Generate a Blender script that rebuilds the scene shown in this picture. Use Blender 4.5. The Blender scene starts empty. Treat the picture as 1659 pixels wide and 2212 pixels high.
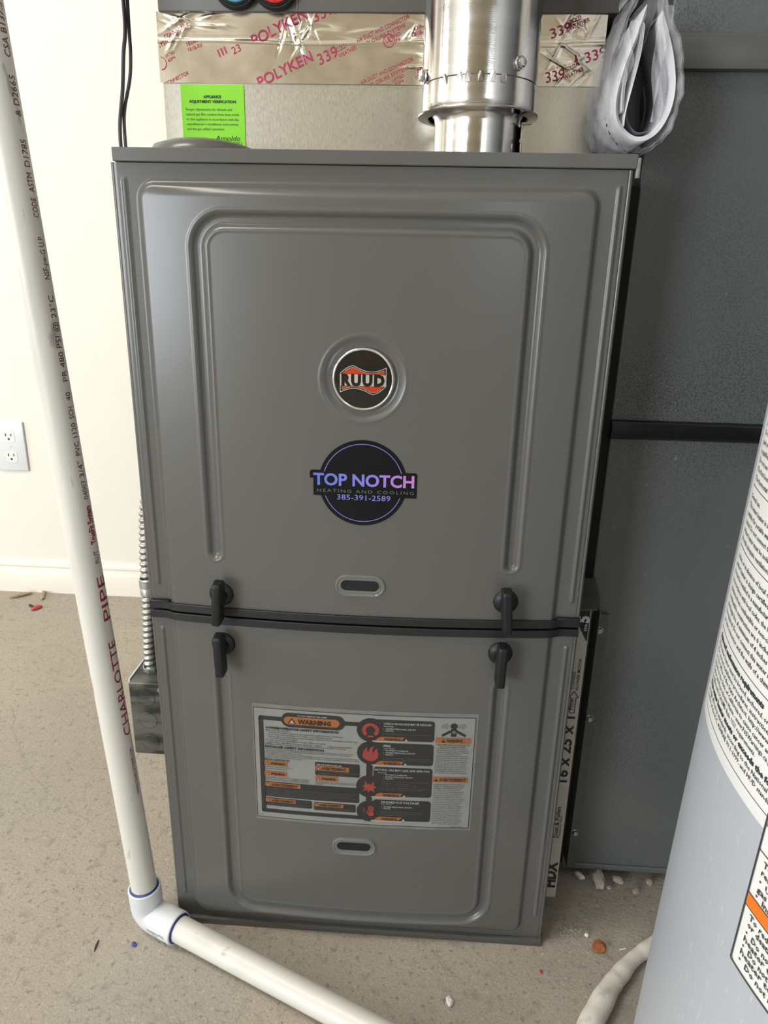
import bpy, bmesh, math, random
import numpy as np
from mathutils import Vector, Matrix, Quaternion
random.seed(7); rng = np.random.RandomState(7)
PI = math.pi
S = bpy.context.scene
C = S.collection

# ------------------------------------------------------------------ camera
cam_d = bpy.data.cameras.new('camera'); cam = bpy.data.objects.new('camera', cam_d); C.objects.link(cam)
pt, yw, rl = .3225, -.0519, .0229
f_ = Vector((math.sin(yw)*math.cos(pt), math.cos(yw)*math.cos(pt), -math.sin(pt)))
r_ = Vector((math.cos(yw), -math.sin(yw), 0)); u_ = r_.cross(f_)
R_ = r_*math.cos(rl) + u_*math.sin(rl); U_ = -r_*math.sin(rl) + u_*math.cos(rl)
cam.matrix_world = Matrix(((R_.x, U_.x, -f_.x, .277), (R_.y, U_.y, -f_.y, -.6608), (R_.z, U_.z, -f_.z, .7651), (0, 0, 0, 1)))
cam_d.sensor_fit = 'HORIZONTAL'; cam_d.sensor_width = 36.0; cam_d.lens = 36.0*1530.6/1659
cam_d.clip_start = .01; cam_d.clip_end = 60
S.camera = cam

# ------------------------------------------------------------------ world, lights, exposure
S.view_settings.view_transform = 'Standard'; S.view_settings.look = 'None'
S.view_settings.gamma = 1; S.view_settings.use_curve_mapping = False
S.view_settings.exposure = 0.0
w = bpy.data.worlds.new('world'); S.world = w; w.use_nodes = True
bg = w.node_tree.nodes['Background']; bg.inputs[0].default_value = (.78, .88, 1, 1); bg.inputs[1].default_value = 1.0

def area(name, loc, target, sx, sy, power, col):
    l = bpy.data.lights.new(name, 'AREA'); l.shape = 'RECTANGLE'; l.size = sx; l.size_y = sy
    l.energy = power; l.color = col
    o = bpy.data.objects.new(name, l); C.objects.link(o); o.location = loc
    o.rotation_euler = (Vector(target) - Vector(loc)).to_track_quat('-Z', 'Y').to_euler()
    return o
area('daylight_garage_opening', (-3.30, -4.55, 1.15), (-2.0, 0, .8), 1.5, 2.1, 175, (.84, .92, 1))
area('daylight_front_window', (1.75, -4.55, 1.45), (1.5, 0, 1.0), .8, 1.0, 14, (.84, .92, 1))
area('added_side_light', (-4.15, -.75, 1.5), (0, -.2, .6), 1.3, 1.1, 48, (1, .97, .92))  # soft light added from the left; the left wall has no window
area('ceiling_lamp', (-1.0, -.55, 2.55), (-1.0, -.55, 0), 1.1, .5, 33, (1, .95, .86))

# ------------------------------------------------------------------ materials
def nt(m): return m.node_tree.nodes, m.node_tree.links
def mat(name, col, rough=.5, metal=0, var=.06, scale=30, bump=0, bscale=200, spec=.5, coat=0, rvar=0, stretch=(1, 1, 1), detail=6):
    m = bpy.data.materials.new(name); m.use_nodes = True; N, L = nt(m); b = N['Principled BSDF']
    b.inputs['Roughness'].default_value = rough; b.inputs['Metallic'].default_value = metal
    b.inputs['Specular IOR Level'].default_value = spec; b.inputs['Coat Weight'].default_value = coat
    tc = N.new('ShaderNodeTexCoord'); mp = N.new('ShaderNodeMapping'); mp.inputs['Scale'].default_value = stretch
    L.new(tc.outputs['Object'], mp.inputs[0])
    n = N.new('ShaderNodeTexNoise'); n.inputs['Scale'].default_value = scale; n.inputs['Detail'].default_value = detail
    L.new(mp.outputs[0], n.inputs['Vector'])
    r = N.new('ShaderNodeValToRGB'); L.new(n.outputs[0], r.inputs[0])
    r.color_ramp.elements[0].position = .3; r.color_ramp.elements[1].position = .7
    r.color_ramp.elements[0].color = [c*(1-var) for c in col]+[1]; r.color_ramp.elements[1].color = [min(1, c*(1+var)) for c in col]+[1]
    L.new(r.outputs[0], b.inputs['Base Color'])
    if rvar:
        mr = N.new('ShaderNodeMapRange'); L.new(n.outputs[0], mr.inputs[0]); mr.inputs[1].default_value = .3; mr.inputs[2].default_value = .7
        mr.inputs[3].default_value = rough-rvar; mr.inputs[4].default_value = rough+rvar; L.new(mr.outputs[0], b.inputs['Roughness'])
    if bump:
        n2 = N.new('ShaderNodeTexNoise'); n2.inputs['Scale'].default_value = bscale; n2.inputs['Detail'].default_value = 4
        L.new(mp.outputs[0], n2.inputs['Vector'])
        bp = N.new('ShaderNodeBump'); bp.inputs['Strength'].default_value = bump; bp.inputs['Distance'].default_value = .001
        L.new(n2.outputs[0], bp.inputs['Height']); L.new(bp.outputs[0], b.inputs['Normal'])
    return m
def mixin(m, col, scale, lo, hi, stretch=(1, 1, 1), vor=False, fac=1.0, detail=8, offset=(0, 0, 0), rough=None):
    """blend another colour over the base where a noise passes lo..hi"""
    N, L = nt(m); b = N['Principled BSDF']; src = b.inputs['Base Color'].links[0].from_socket
    tc = N.new('ShaderNodeTexCoord'); mp = N.new('ShaderNodeMapping'); mp.inputs['Scale'].default_value = stretch; mp.inputs['Location'].default_value = offset
    L.new(tc.outputs['Object'], mp.inputs[0])
    if vor:
        n = N.new('ShaderNodeTexVoronoi'); out = n.outputs['Distance']
    else:
        n = N.new('ShaderNodeTexNoise'); n.inputs['Detail'].default_value = detail; out = n.outputs[0]
    n.inputs['Scale'].default_value = scale; L.new(mp.outputs[0], n.inputs['Vector'])
    mr = N.new('ShaderNodeMapRange'); L.new(out, mr.inputs[0]); mr.inputs[1].default_value = lo; mr.inputs[2].default_value = hi; mr.inputs[4].default_value = fac
    mx = N.new('ShaderNodeMix'); mx.data_type = 'RGBA'; L.new(mr.outputs[0], mx.inputs[0]); L.new(src, mx.inputs[6]); mx.inputs[7].default_value = (*col, 1)
    L.new(mx.outputs[2], b.inputs['Base Color'])
    return mr.outputs[0]

def srgb(r, g, b):
    return tuple(((c/255)/12.92 if c/255 <= .04045 else ((c/255+.055)/1.055)**2.4) for c in (r, g, b))

M = {}
M['paint'] = mat('grey_cabinet_paint', (.110, .107, .099), .27, 0, .0, 5, .04, 45, .5)
M['coilpaint'] = mat('brown_grey_paint', (.105, .097, .086), .45, 0, .04, 14, .05, 700)
M['black'] = mat('black_rubber', (.010, .010, .011), .5, 0, .15, 60, .15, 500)
M['knob'] = mat('dark_nylon', (.010, .0105, .012), .42, 0, .12, 60, .2, 700, .35)
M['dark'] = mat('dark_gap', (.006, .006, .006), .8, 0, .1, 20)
M['edge'] = mat('dark_steel', (.05, .05, .05), .45, .6, .1, 40)
M['galv'] = mat('galvanised_sheet', (.64, .61, .53), .30, .92, .05, 700, .04, 700, stretch=(1, 1, .30), rvar=.03)
mixin(M['galv'], (.36, .36, .35), 7, .5, .75, fac=.5)
mixin(M['galv'], (.36, .36, .36), 420, .58, .66, fac=.2, detail=3)
M['duct'] = mat('weathered_duct_steel', (.185, .195, .185), .42, .3, .05, 300, .25, 700, rvar=.08)
def speckle(m, col, scale, lo, hi, mscale, mlo, mhi, fac):
    f = mixin(m, col, scale, lo, hi, detail=3, fac=fac); N, L = nt(m)
    tc = N.new('ShaderNodeTexCoord'); n = N.new('ShaderNodeTexNoise'); n.inputs['Scale'].default_value = mscale; L.new(tc.outputs['Object'], n.inputs[0])
    mr = N.new('ShaderNodeMapRange'); L.new(n.outputs[0], mr.inputs[0]); mr.inputs[1].default_value = mlo; mr.inputs[2].default_value = mhi
    mu = N.new('ShaderNodeMath'); mu.operation = 'MULTIPLY'; mx = f.links[0].to_node; L.new(f, mu.inputs[0]); L.new(mr.outputs[0], mu.inputs[1]); L.new(mu.outputs[0], mx.inputs[0])
speckle(M['duct'], (.045, .05, .05), 620, .50, .57, 3.0, .46, .64, .75)
mixin(M['duct'], (.13, .145, .155), 3.1, .45, .7, fac=.6, offset=(3, 1, 2))
mixin(M['duct'], (.26, .25, .22), 2.6, .52, .7, fac=.4, offset=(8, 1, 2))
mixin(M['duct'], (.40, .40, .39), 75, .70, .76, fac=.45)
M['ductcap'] = mat('duct_seam_steel', (.15, .155, .145), .5, .45, .10, 90, .15, 500, stretch=(.15, 1, 1))
mixin(M['ductcap'], (.2, .19, .17), 40, .62, .75, fac=.5)
M['flue'] = mat('bright_flue_steel', (.60, .58, .56), .15, 1, .05, 40, .05, 900, stretch=(.3, .3, 3), rvar=.06)
M['chrome'] = mat('chrome', (.85, .85, .85), .08, 1, .02)
M['zinc'] = mat('zinc_screw', (.62, .63, .66), .25, 1, .08, 200)
M['conduit'] = mat('aluminium_conduit', (.36, .355, .33), .38, .9, .1, 120, .1, 500)
M['coupling'] = mat('zinc_coupling', (.42, .42, .40), .42, .85, .1, 90)
M['box'] = mat('smeared_box_steel', (.15, .15, .135), .42, .6, .22, 26, .1, 300, stretch=(.5, 1, 1.6))
mixin(M['box'], (.03, .033, .032), 34, .46, .60, stretch=(.5, 1, 2.0), fac=.85)
M['wall'] = mat('cream_wall_paint', (.80, .765, .69), .62, 0, .015, 6, .22, 260)
mixin(M['wall'], (.62, .56, .46), 30, .74, .8, fac=.35)
M['trim'] = mat('cream_gloss_trim', (.82, .775, .69), .42, 0, .02, 12)
mixin(M['trim'], (.45, .36, .22), 34, .72, .8, fac=.55)
M['frontwall'] = mat('tan_garage_wall', (.46, .39, .28), .8, 0, .1, 4)
M['ceil'] = mat('white_ceiling', (.75, .73, .68), .8, 0, .02, 5)
M['plate'] = mat('white_plastic_plate', (.68, .70, .72), .32, 0, .01, 20)
M['socket'] = mat('white_plastic_outlet', (.74, .74, .72), .3, 0, .01, 20)
M['slot'] = mat('slot_shadow', (.06, .05, .045), .7)
M['pvc'] = mat('white_pvc', (.66, .64, .59), .38, 0, .03, 20, .05, 300, stretch=(1, 1, .2))
mixin(M['pvc'], (.40, .38, .34), 26, .57, .75, stretch=(1, 1, .16), fac=.35)
mixin(M['pvc'], (.20, .19, .18), 75, .66, .72, stretch=(1, 1, .22), fac=.55)
M['pvc_fit'] = mat('white_pvc_fitting', (.66, .68, .70), .33, 0, .02, 30)
mixin(M['pvc_fit'], (.45, .45, .42), 60, .64, .72, fac=.4)
M['blue'] = mat('blue_primer', (.02, .045, .20), .4, 0, .2, 80)
M['redink'] = mat('red_ink', (.30, .02, .035), .6, 0, .25, 300)
M['darkredink'] = mat('dark_ink', (.11, .03, .035), .6, 0, .25, 300)
M['tapeink'] = mat('magenta_tape_ink', (.42, .03, .10), .4, .2, .15, 300)
M['ink'] = mat('black_ink', (.012, .012, .012), .5)
M['inkgrey'] = mat('grey_print', (.42, .42, .42), .6)
M['inksoft'] = mat('dark_grey_print', (.06, .06, .065), .6)
M['foil'] = mat('aluminium_foil_tape', (.80, .74, .63), .22, 1, .03, 60, .03, 500, rvar=.02)
M['green'] = mat('green_tag_paper', (.24, .68, .02), .55, 0, .03, 20)
M['badgeblack'] = mat('black_glossy_badge', (.004, .004, .004), .10, 0, .1, 20, spec=.6, coat=.6)
M['badgewhite'] = mat('silver_badge_foil', (.62, .61, .58), .25, .5)
M['badgered'] = mat('red_orange_badge_foil', (.50, .055, .016), .25, .2)
M['stickblack'] = mat('black_vinyl', (.004, .005, .007), .22, 0, .2, 20, spec=.3)
M['stickblue'] = mat('periwinkle_print', (.20, .21, .62), .5)
M['stickgrey'] = mat('faint_grey_print', (.05, .05, .055), .5)
# lettering that runs from blue to violet to pink along its width
m = mat('blue_to_pink_print', (.13, .18, .62), .45, 0, 0); M['gradient'] = m; N, L = nt(m)
tc = N.new('ShaderNodeTexCoord'); sx = N.new('ShaderNodeSeparateXYZ'); L.new(tc.outputs['Object'], sx.inputs[0])
mr = N.new('ShaderNodeMapRange'); L.new(sx.outputs[0], mr.inputs[0]); mr.inputs[1].default_value = .175-.22225; mr.inputs[2].default_value = .272-.22225
rp = N.new('ShaderNodeValToRGB'); L.new(mr.outputs[0], rp.inputs[0])
rp.color_ramp.elements[0].color = (.09, .16, .60, 1); rp.color_ramp.elements[1].color = (.55, .20, .58, 1)
e = rp.color_ramp.elements.new(.6); e.color = (.23, .19, .62, 1)
L.new(rp.outputs[0], N['Principled BSDF'].inputs['Base Color'])
M['film'] = mat('grey_label_film', (.235, .235, .225), .28, 0, .05, 60, .06, 200, coat=.4)
M['filmedge'] = mat('clear_label_margin', (.165, .165, .155), .25, 0, .12, 40, .1, 200, coat=.4)
M['labdark'] = mat('charcoal_label_print', (.022, .022, .022), .35, 0, .05, coat=.2)
M['labor'] = mat('dull_orange_print', (.30, .105, .030), .45, 0, .05)
M['labred'] = mat('dull_red_print', (.27, .045, .035), .45, 0, .05)
M['labpale'] = mat('pale_label_print', (.33, .33, .32), .5)
M['labmid'] = mat('mid_grey_label_print', (.13, .13, .125), .5)
M['filter'] = mat('white_filter_board', (.56, .54, .50), .65, 0, .03, 60)
M['heater'] = mat('silver_heater_paint', (.44, .47, .53), .36, .15, .02, 9, .03, 600, rvar=.03)
mixin(M['heater'], (.60, .61, .64), 420, .665, .72, stretch=(1, 1, .22), fac=.6, detail=2)
M['label'] = mat('white_paper_label', (.70, .71, .71), .42, 0, .01, 20)
M['orange'] = mat('orange_label_print', (.80, .16, .008), .45, 0, .02)
M['labtext'] = mat('charcoal_small_print', (.035, .035, .04), .5)
M['cable'] = mat('black_cable_sheath', (.010, .009, .010), .28, 0, .1, 40)
M['foam'] = mat('black_foam_insulation', (.010, .010, .010), .85, 0, .5, 300, .8, 500)
M['bluering'] = mat('blue_cap', (.10, .32, .50), .25, 0, .05)
M['redring'] = mat('red_cap', (.62, .05, .045), .3, 0, .05)
M['grease'] = mat('pale_grey_plug', (.45, .47, .48), .3, .4, .1, 80)
M['paper'] = mat('white_booklet_paper', (.74, .74, .76), .6, 0, .02, 60)
M['greypaper'] = mat('grey_booklet_cover', (.16, .165, .19), .45, 0, .1, 20)
M['hose'] = mat('white_wrapped_tube', (.78, .74, .67), .55, 0, .05, 40, .2, 120)
mixin(M['hose'], (.30, .26, .2), 50, .6, .72, fac=.5)
M['stone'] = mat('pale_rubble', (.42, .37, .30), .9, 0, .25, 60, .5, 200)
M['stonered'] = mat('orange_brown_stone', (.36, .125, .045), .6, 0, .25, 90, .4, 200)
M['crack'] = mat('floor_crack_line', (.36, .32, .26), .9, 0, .2, 200)
M['white'] = mat('white_chip', (.8, .8, .78), .6, 0, .08, 100, .3, 300)
M['redchip'] = mat('red_chip', (.5, .04, .04), .5)
M['darkchip'] = mat('dark_chip', (.05, .04, .035), .7, 0, .3, 100)
M['tanchip'] = mat('tan_shaving', (.35, .26, .16), .8, 0, .2, 100)
M['tapeblack'] = mat('glossy_black_sealant', (.008, .008, .009), .30, 0, .2, 30, .6, 90, stretch=(.5, 1, 1.4), coat=.3)
# clear plastics
def clear(name, col, rough, alpha, ior=1.45):
    m = bpy.data.materials.new(name); m.use_nodes = True; b = m.node_tree.nodes['Principled BSDF']; N, L = nt(m)
    n = N.new('ShaderNodeTexNoise'); n.inputs['Scale'].default_value = 60; n.inputs['Detail'].default_value = 5
    mr = N.new('ShaderNodeMapRange'); L.new(n.outputs[0], mr.inputs[0]); mr.inputs[1].default_value = .35; mr.inputs[2].default_value = .65
    mr.inputs[3].default_value = alpha*.75; mr.inputs[4].default_value = min(1, alpha*1.25); L.new(mr.outputs[0], b.inputs['Alpha'])
    b.inputs['Base Color'].default_value = (*col, 1); b.inputs['Roughness'].default_value = rough; b.inputs['IOR'].default_value = ior
    bp = N.new('ShaderNodeBump'); bp.inputs['Strength'].default_value = .5 if rough > .1 else .0; bp.inputs['Distance'].default_value = .002; L.new(n.outputs[0], bp.inputs['Height'])
    L.new(bp.outputs[0], b.inputs['Normal'])
    return m
M['bag'] = clear('clear_polythene', (.84, .84, .88), .14, .24)
M['bezel'] = clear('clear_acrylic', (.30, .30, .28), .05, .40)

# concrete floor
m = mat('concrete_floor', (.46, .405, .33), .78, 0, .10, 5, .0, 50, spec=.3); M['floor'] = m; N, L = nt(m); b = N['Principled BSDF']
mixin(m, (.39, .36, .315), 2.4, .42, .66, fac=.75)
mixin(m, (.52, .43, .31), 5, .55, .75, fac=.5, offset=(5, 2, 0))
mixin(m, (.24, .22, .19), 60, .56, .72, fac=.55)
mixin(m, (.20, .18, .15), 130, .60, .66, fac=.6, offset=(9, 9, 0))
mixin(m, (.56, .51, .44), 170, .60, .68, fac=.7, offset=(1, 7, 0))
mixin(m, (.10, .08, .06), 240, .72, .76, fac=.8, offset=(4, 2, 0), detail=2)
mixin(m, (.30, .26, .215), 420, .48, .62, fac=.5)
tc = N.new('ShaderNodeTexCoord'); n1 = N.new('ShaderNodeTexNoise'); n1.inputs['Scale'].default_value = 230; n1.inputs['Detail'].default_value = 8; n1.inputs['Roughness'].default_value = .7
n2 = N.new('ShaderNodeTexNoise'); n2.inputs['Scale'].default_value = 14; n2.inputs['Detail'].default_value = 5
L.new(tc.outputs['Object'], n1.inputs[0]); L.new(tc.outputs['Object'], n2.inputs[0])
b1 = N.new('ShaderNodeBump'); b1.inputs['Strength'].default_value = .9; b1.inputs['Distance'].default_value = .002; L.new(n1.outputs[0], b1.inputs['Height'])
b2 = N.new('ShaderNodeBump'); b2.inputs['Strength'].default_value = .5; b2.inputs['Distance'].default_value = .006; L.new(n2.outputs[0], b2.inputs['Height']); L.new(b1.outputs[0], b2.inputs['Normal'])
L.new(b2.outputs[0], b.inputs['Normal'])

# ------------------------------------------------------------------ helpers
ROOT = {}
def rootloc(o):
    while o is not None and o.parent is not None: o = o.parent
    return Vector(o.location) if o is not None else Vector((0, 0, 0))
def thing(name, label, cat, loc, group=None):
    o = bpy.data.objects.new(name, None); C.objects.link(o); o.location = loc; o.empty_display_size = .05
    o['label'] = label; o['category'] = cat
    if group: o['group'] = group
    return o
def tag(o, label, cat, group=None):
    o['label'] = label; o['category'] = cat
    if group: o['group'] = group
    return o
def struct(o): o['kind'] = 'structure'; return o
class MB:
    """collects vertices and faces in world coordinates, links them as one mesh object"""
    def __init__(s): s.v = []; s.f = []
    def add(s, v, f):
        k = len(s.v); s.v += [tuple(p) for p in v]; s.f += [tuple(i+k for i in q) for q in f]; return s
    def build(s, name, m, parent=None, smooth=True, loc=None, label=None, angle=40):
        base = rootloc(parent) if parent is not None else Vector(loc if loc else (0, 0, 0))
        me = bpy.data.meshes.new(name); a = np.array(s.v, dtype=np.float64) - np.array(base)
        me.from_pydata(a.tolist(), [], s.f); me.materials.append(M[m] if isinstance(m, str) else m)
        me.validate()
        if smooth:
            me.polygons.foreach_set('use_smooth', [True]*len(me.polygons))
            try: me.set_sharp_from_angle(angle=math.radians(angle))
            except Exception: pass
        o = bpy.data.objects.new(name, me); C.objects.link(o)
        if parent is not None: o.parent = parent
        else: o.location = base
        if label: o['label'] = label
        return o
    def box(s, a, b_, bev=0.0, seg=2):
        bm = bmesh.new(); bmesh.ops.create_cube(bm, size=1)
        sz = [b_[i]-a[i] for i in range(3)]; ce = [(b_[i]+a[i])/2 for i in range(3)]
        for v in bm.verts: v.co = Vector([v.co[i]*sz[i]+ce[i] for i in range(3)])
        if bev: bmesh.ops.bevel(bm, geom=list(bm.edges), offset=bev, segments=seg, profile=.5, affect='EDGES')
        bm.verts.index_update(); s.add([v.co[:] for v in bm.verts], [[v.index for v in f.verts] for f in bm.faces]); bm.free(); return s
    def tube(s, pts, r, n=16, caps=True, squash=None):
        pts = [Vector(p) for p in pts]; m_ = len(pts); rr = r if hasattr(r, '__len__') else [r]*m_
        t0 = (pts[1]-pts[0]).normalized(); ref = Vector((0, 0, 1)) if abs(t0.z) < .9 else Vector((0, 1, 0))
        nrm = t0.cross(ref).normalized(); V = []; prev = t0
        for i, p in enumerate(pts):
            t = (pts[min(i+1, m_-1)]-pts[max(i-1, 0)]).normalized()
            q = prev.rotation_difference(t); nrm = q @ nrm; nrm = (nrm - t*nrm.dot(t)).normalized(); prev = t; bn = t.cross(nrm)
            for k in range(n):
                a = 2*PI*k/n; V.append(p + (nrm*math.cos(a)+bn*math.sin(a))*rr[i])
        F = [(i*n+k, i*n+(k+1) % n, (i+1)*n+(k+1) % n, (i+1)*n+k) for i in range(m_-1) for k in range(n)]
        if caps: F += [tuple(range(n))[::-1], tuple((m_-1)*n+k for k in range(n))]
        return s.add(V, F)
    def lathe(s, prof, c, axis=(0, 0, 1), n=48, closed=False, phase=0):
        ax = Vector(axis).normalized(); ref = Vector((1, 0, 0)) if abs(ax.x) < .9 else Vector((0, 1, 0))
        e1 = (ref-ax*ref.dot(ax)).normalized(); e2 = ax.cross(e1); V = []; c = Vector(c)
        for r, h in prof:
            for k in range(n):
                a = 2*PI*k/n+phase; V.append(c+ax*h+(e1*math.cos(a)+e2*math.sin(a))*r)
        m_ = len(prof)
        F = [(i*n+k, i*n+(k+1) % n, (i+1)*n+(k+1) % n, (i+1)*n+k) for i in range(m_-1) for k in range(n)]
        if closed: F += [((m_-1)*n+k, (m_-1)*n+(k+1) % n, (k+1) % n, k) for k in range(n)]
        return s.add(V, F)
    def grid(s, us, vs, fn):
        V = [fn(u, v) for v in vs for u in us]; n = len(us)
        F = [(j*n+i, j*n+i+1, (j+1)*n+i+1, (j+1)*n+i) for j in range(len(vs)-1) for i in range(n-1)]
        return s.add(V, F)
    def strip(s, xs, lo, hi, fn, vstep=.004):
        """x-monotone filled shape lo(x)..hi(x), mapped through fn(u, v)"""
        span = max(hi(x)-lo(x) for x in xs); k = max(1, int(span/vstep)); V = []; n = len(xs)
        for j in range(k+1):
            for x in xs: V.append(fn(x, lo(x)+(hi(x)-lo(x))*j/k))
        F = [(j*n+i, j*n+i+1, (j+1)*n+i+1, (j+1)*n+i) for j in range(k) for i in range(n-1)]
        return s.add(V, F)
    def poly(s, pts, fn): return s.add([fn(*p) for p in pts], [tuple(range(len(pts)))])
    def rrect(s, x0, z0, x1, z1, r, fn, step=.004, vstep=.004):
        r = min(r, (x1-x0)/2, (z1-z0)/2)
        xs = sorted(set([x0+r*(1-math.cos(a*PI/12)) for a in range(0, 7)]+[x1-r*(1-math.cos(a*PI/12)) for a in range(0, 7)]+list(np.arange(x0+r, x1-r, step))))
        def off(x):
            d = max(x0+r-x, x-(x1-r), 0); return r-math.sqrt(max(0, r*r-d*d))
        return s.strip(xs, lambda x: z0+off(x), lambda x: z1-off(x), fn, vstep)
    def disc(s, cx, cz, r, fn): return s.rrect(cx-r, cz-r, cx+r, cz+r, r, fn)
    def ring(s, cx, cz, r0, r1, fn, a0=0, a1=2*PI, n=72):
        V = []; F = []
        for k in range(n+1):
            a = a0+(a1-a0)*k/n
            V += [fn(cx+r0*math.cos(a), cz+r0*math.sin(a)), fn(cx+r1*math.cos(a), cz+r1*math.sin(a))]
        F = [(2*k, 2*k+1, 2*k+3, 2*k+2) for k in range(n)]
        return s.add(V, F)
    def line(s, pts, wdt, fn, sub=8):
        V = []; F = []
        for (a, b_) in zip(pts[:-1], pts[1:]):
            d = Vector((b_[0]-a[0], b_[1]-a[1])); L_ = d.length
            if L_ == 0: continue
            n_ = Vector((-d.y, d.x))/L_*wdt/2; k = len(V)
            for i in range(sub+1):
                t = i/sub; x = a[0]+d.x*t; z = a[1]+d.y*t
                V += [fn(x+n_.x, z+n_.y), fn(x-n_.x, z-n_.y)]
            F += [(k+2*i, k+2*i+1, k+2*i+3, k+2*i+2) for i in range(sub)]
        return s.add(V, F)
    def sliced(s, t, x, z, wd, h, fn, bold=0, step=.0012, grow=1):
        v, f = glyphs(t, bold, 2); bw = v[:, 0].max()-v[:, 0].min(); sx_ = wd/bw; sc = h/CAP
        bm = bmesh.new(); vs = [bm.verts.new(((a-v[:, 0].min())*sx_, b_*sc, 0)) for a, b_ in v]
        for q in f:
            try: bm.faces.new([vs[i] for i in q])
            except ValueError: pass
        lv = -.004
        while lv < h+.002:
            bmesh.ops.bisect_plane(bm, geom=list(bm.verts)+list(bm.edges)+list(bm.faces), plane_co=(0, lv, 0), plane_no=(0, 1, 0)); lv += step
        bm.verts.index_update(); s.add([fn(x+q.co.x, z+q.co.y) for q in bm.verts], [[q.index for q in p.verts] for p in bm.faces]); bm.free(); return s
    def text(s, t, x, z, wd, h, fn, bold=0, ang=0, res=2, sub=0, center=False, slant=0, space=1):
        v, f = glyphs(t, bold, res, space)
        if not len(v): return s
        bw = v[:, 0].max()-v[:, 0].min(); sc = h/CAP
        sxx = (wd/bw) if wd else sc
        vx = (v[:, 0]-v[:, 0].min())*sxx; vz = v[:, 1]*sc; vx = vx+slant*vz
        if center: vx = vx-bw*sxx/2
        ca, sa = math.cos(ang), math.sin(ang)
        return s.add([fn(x+a*ca-b_*sa, z+a*sa+b_*ca) for a, b_ in zip(vx, vz)], f)
_gc = {}
def glyphs(t, bold, res, space=1):
    key = (t, bold, res, space)
    if key in _gc: return _gc[key]
    cu = bpy.data.curves.new('t', 'FONT'); cu.body = t; cu.size = 1; cu.resolution_u = res; cu.offset = bold; cu.space_character = space
    ob = bpy.data.objects.new('t', cu); me = bpy.data.meshes.new_from_object(ob)
    n = len(me.vertices); a = np.zeros(n*3); me.vertices.foreach_get('co', a); a = a.reshape(-1, 3)[:, :2]
    fs = [tuple(p.vertices) for p in me.polygons]
    bpy.data.objects.remove(ob); bpy.data.curves.remove(cu); bpy.data.meshes.remove(me)
    _gc[key] = (a, fs); return _gc[key]
CAP = 1.0
_h = glyphs('H', 0, 2)[0]; CAP = _h[:, 1].max()
def plane_y(y, eps=0): return lambda u, v: (u, y-eps, v)

# ------------------------------------------------------------------ room shell
b_ = MB(); xs = np.linspace(-4.3, 2.6, 40); ys = np.linspace(-4.7, 1.0, 34)
struct(MB().box((-4.3, -4.7, -.08), (2.6, 1.0, 0)).build('floor', 'floor', smooth=False))
struct(MB().box((-4.4, .9045, 0), (2.7, 1.0, 2.6)).build('wall_back', 'wall', smooth=False))
struct(MB().box((-4.4, -4.7, 0), (-4.3, .9045, 2.6)).build('wall_left', 'wall', smooth=False))
struct(MB().box((2.6, -4.7, 0), (2.7, .9045, 2.6)).build('wall_right', 'wall', smooth=False))
struct(MB().box((-4.4, -4.8, 2.6), (2.7, 1.0, 2.7)).build('ceiling', 'ceil', smooth=False))
struct(MB().box((-4.3, -4.7, 2.2), (2.6, -4.6, 2.6)).box((-2.5, -4.7, 0), (1.35, -4.6, 2.2)).box((2.15, -4.7, 0), (2.6, -4.6, 2.2))
       .box((1.35, -4.7, 0), (2.15, -4.6, .95)).box((1.35, -4.7, 1.95), (2.15, -4.6, 2.2)).box((-4.3, -4.7, 0), (-4.1, -4.6, 2.2)).build('wall_front', 'frontwall', smooth=False))
# baseboard, ogee profile extruded along the back wall
prof = [(0, 0), (.0135, 0), (.0135, .050), (.0125, .054), (.0095, .057), (.0085, .061), (.0085, .066), (.0100, .069), (.0095, .074), (.0065, .079), (.0035, .083), (0, .083)]
bb = MB(); X = (-4.3, 2.6); V = [(x, .9045-d, z) for x in X for d, z in prof]; n = len(prof)
bb.add(V, [(i, i+1, n+i+1, n+i) for i in range(n-1)]); struct(bb.build('baseboard_back', 'trim', angle=25))

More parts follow.
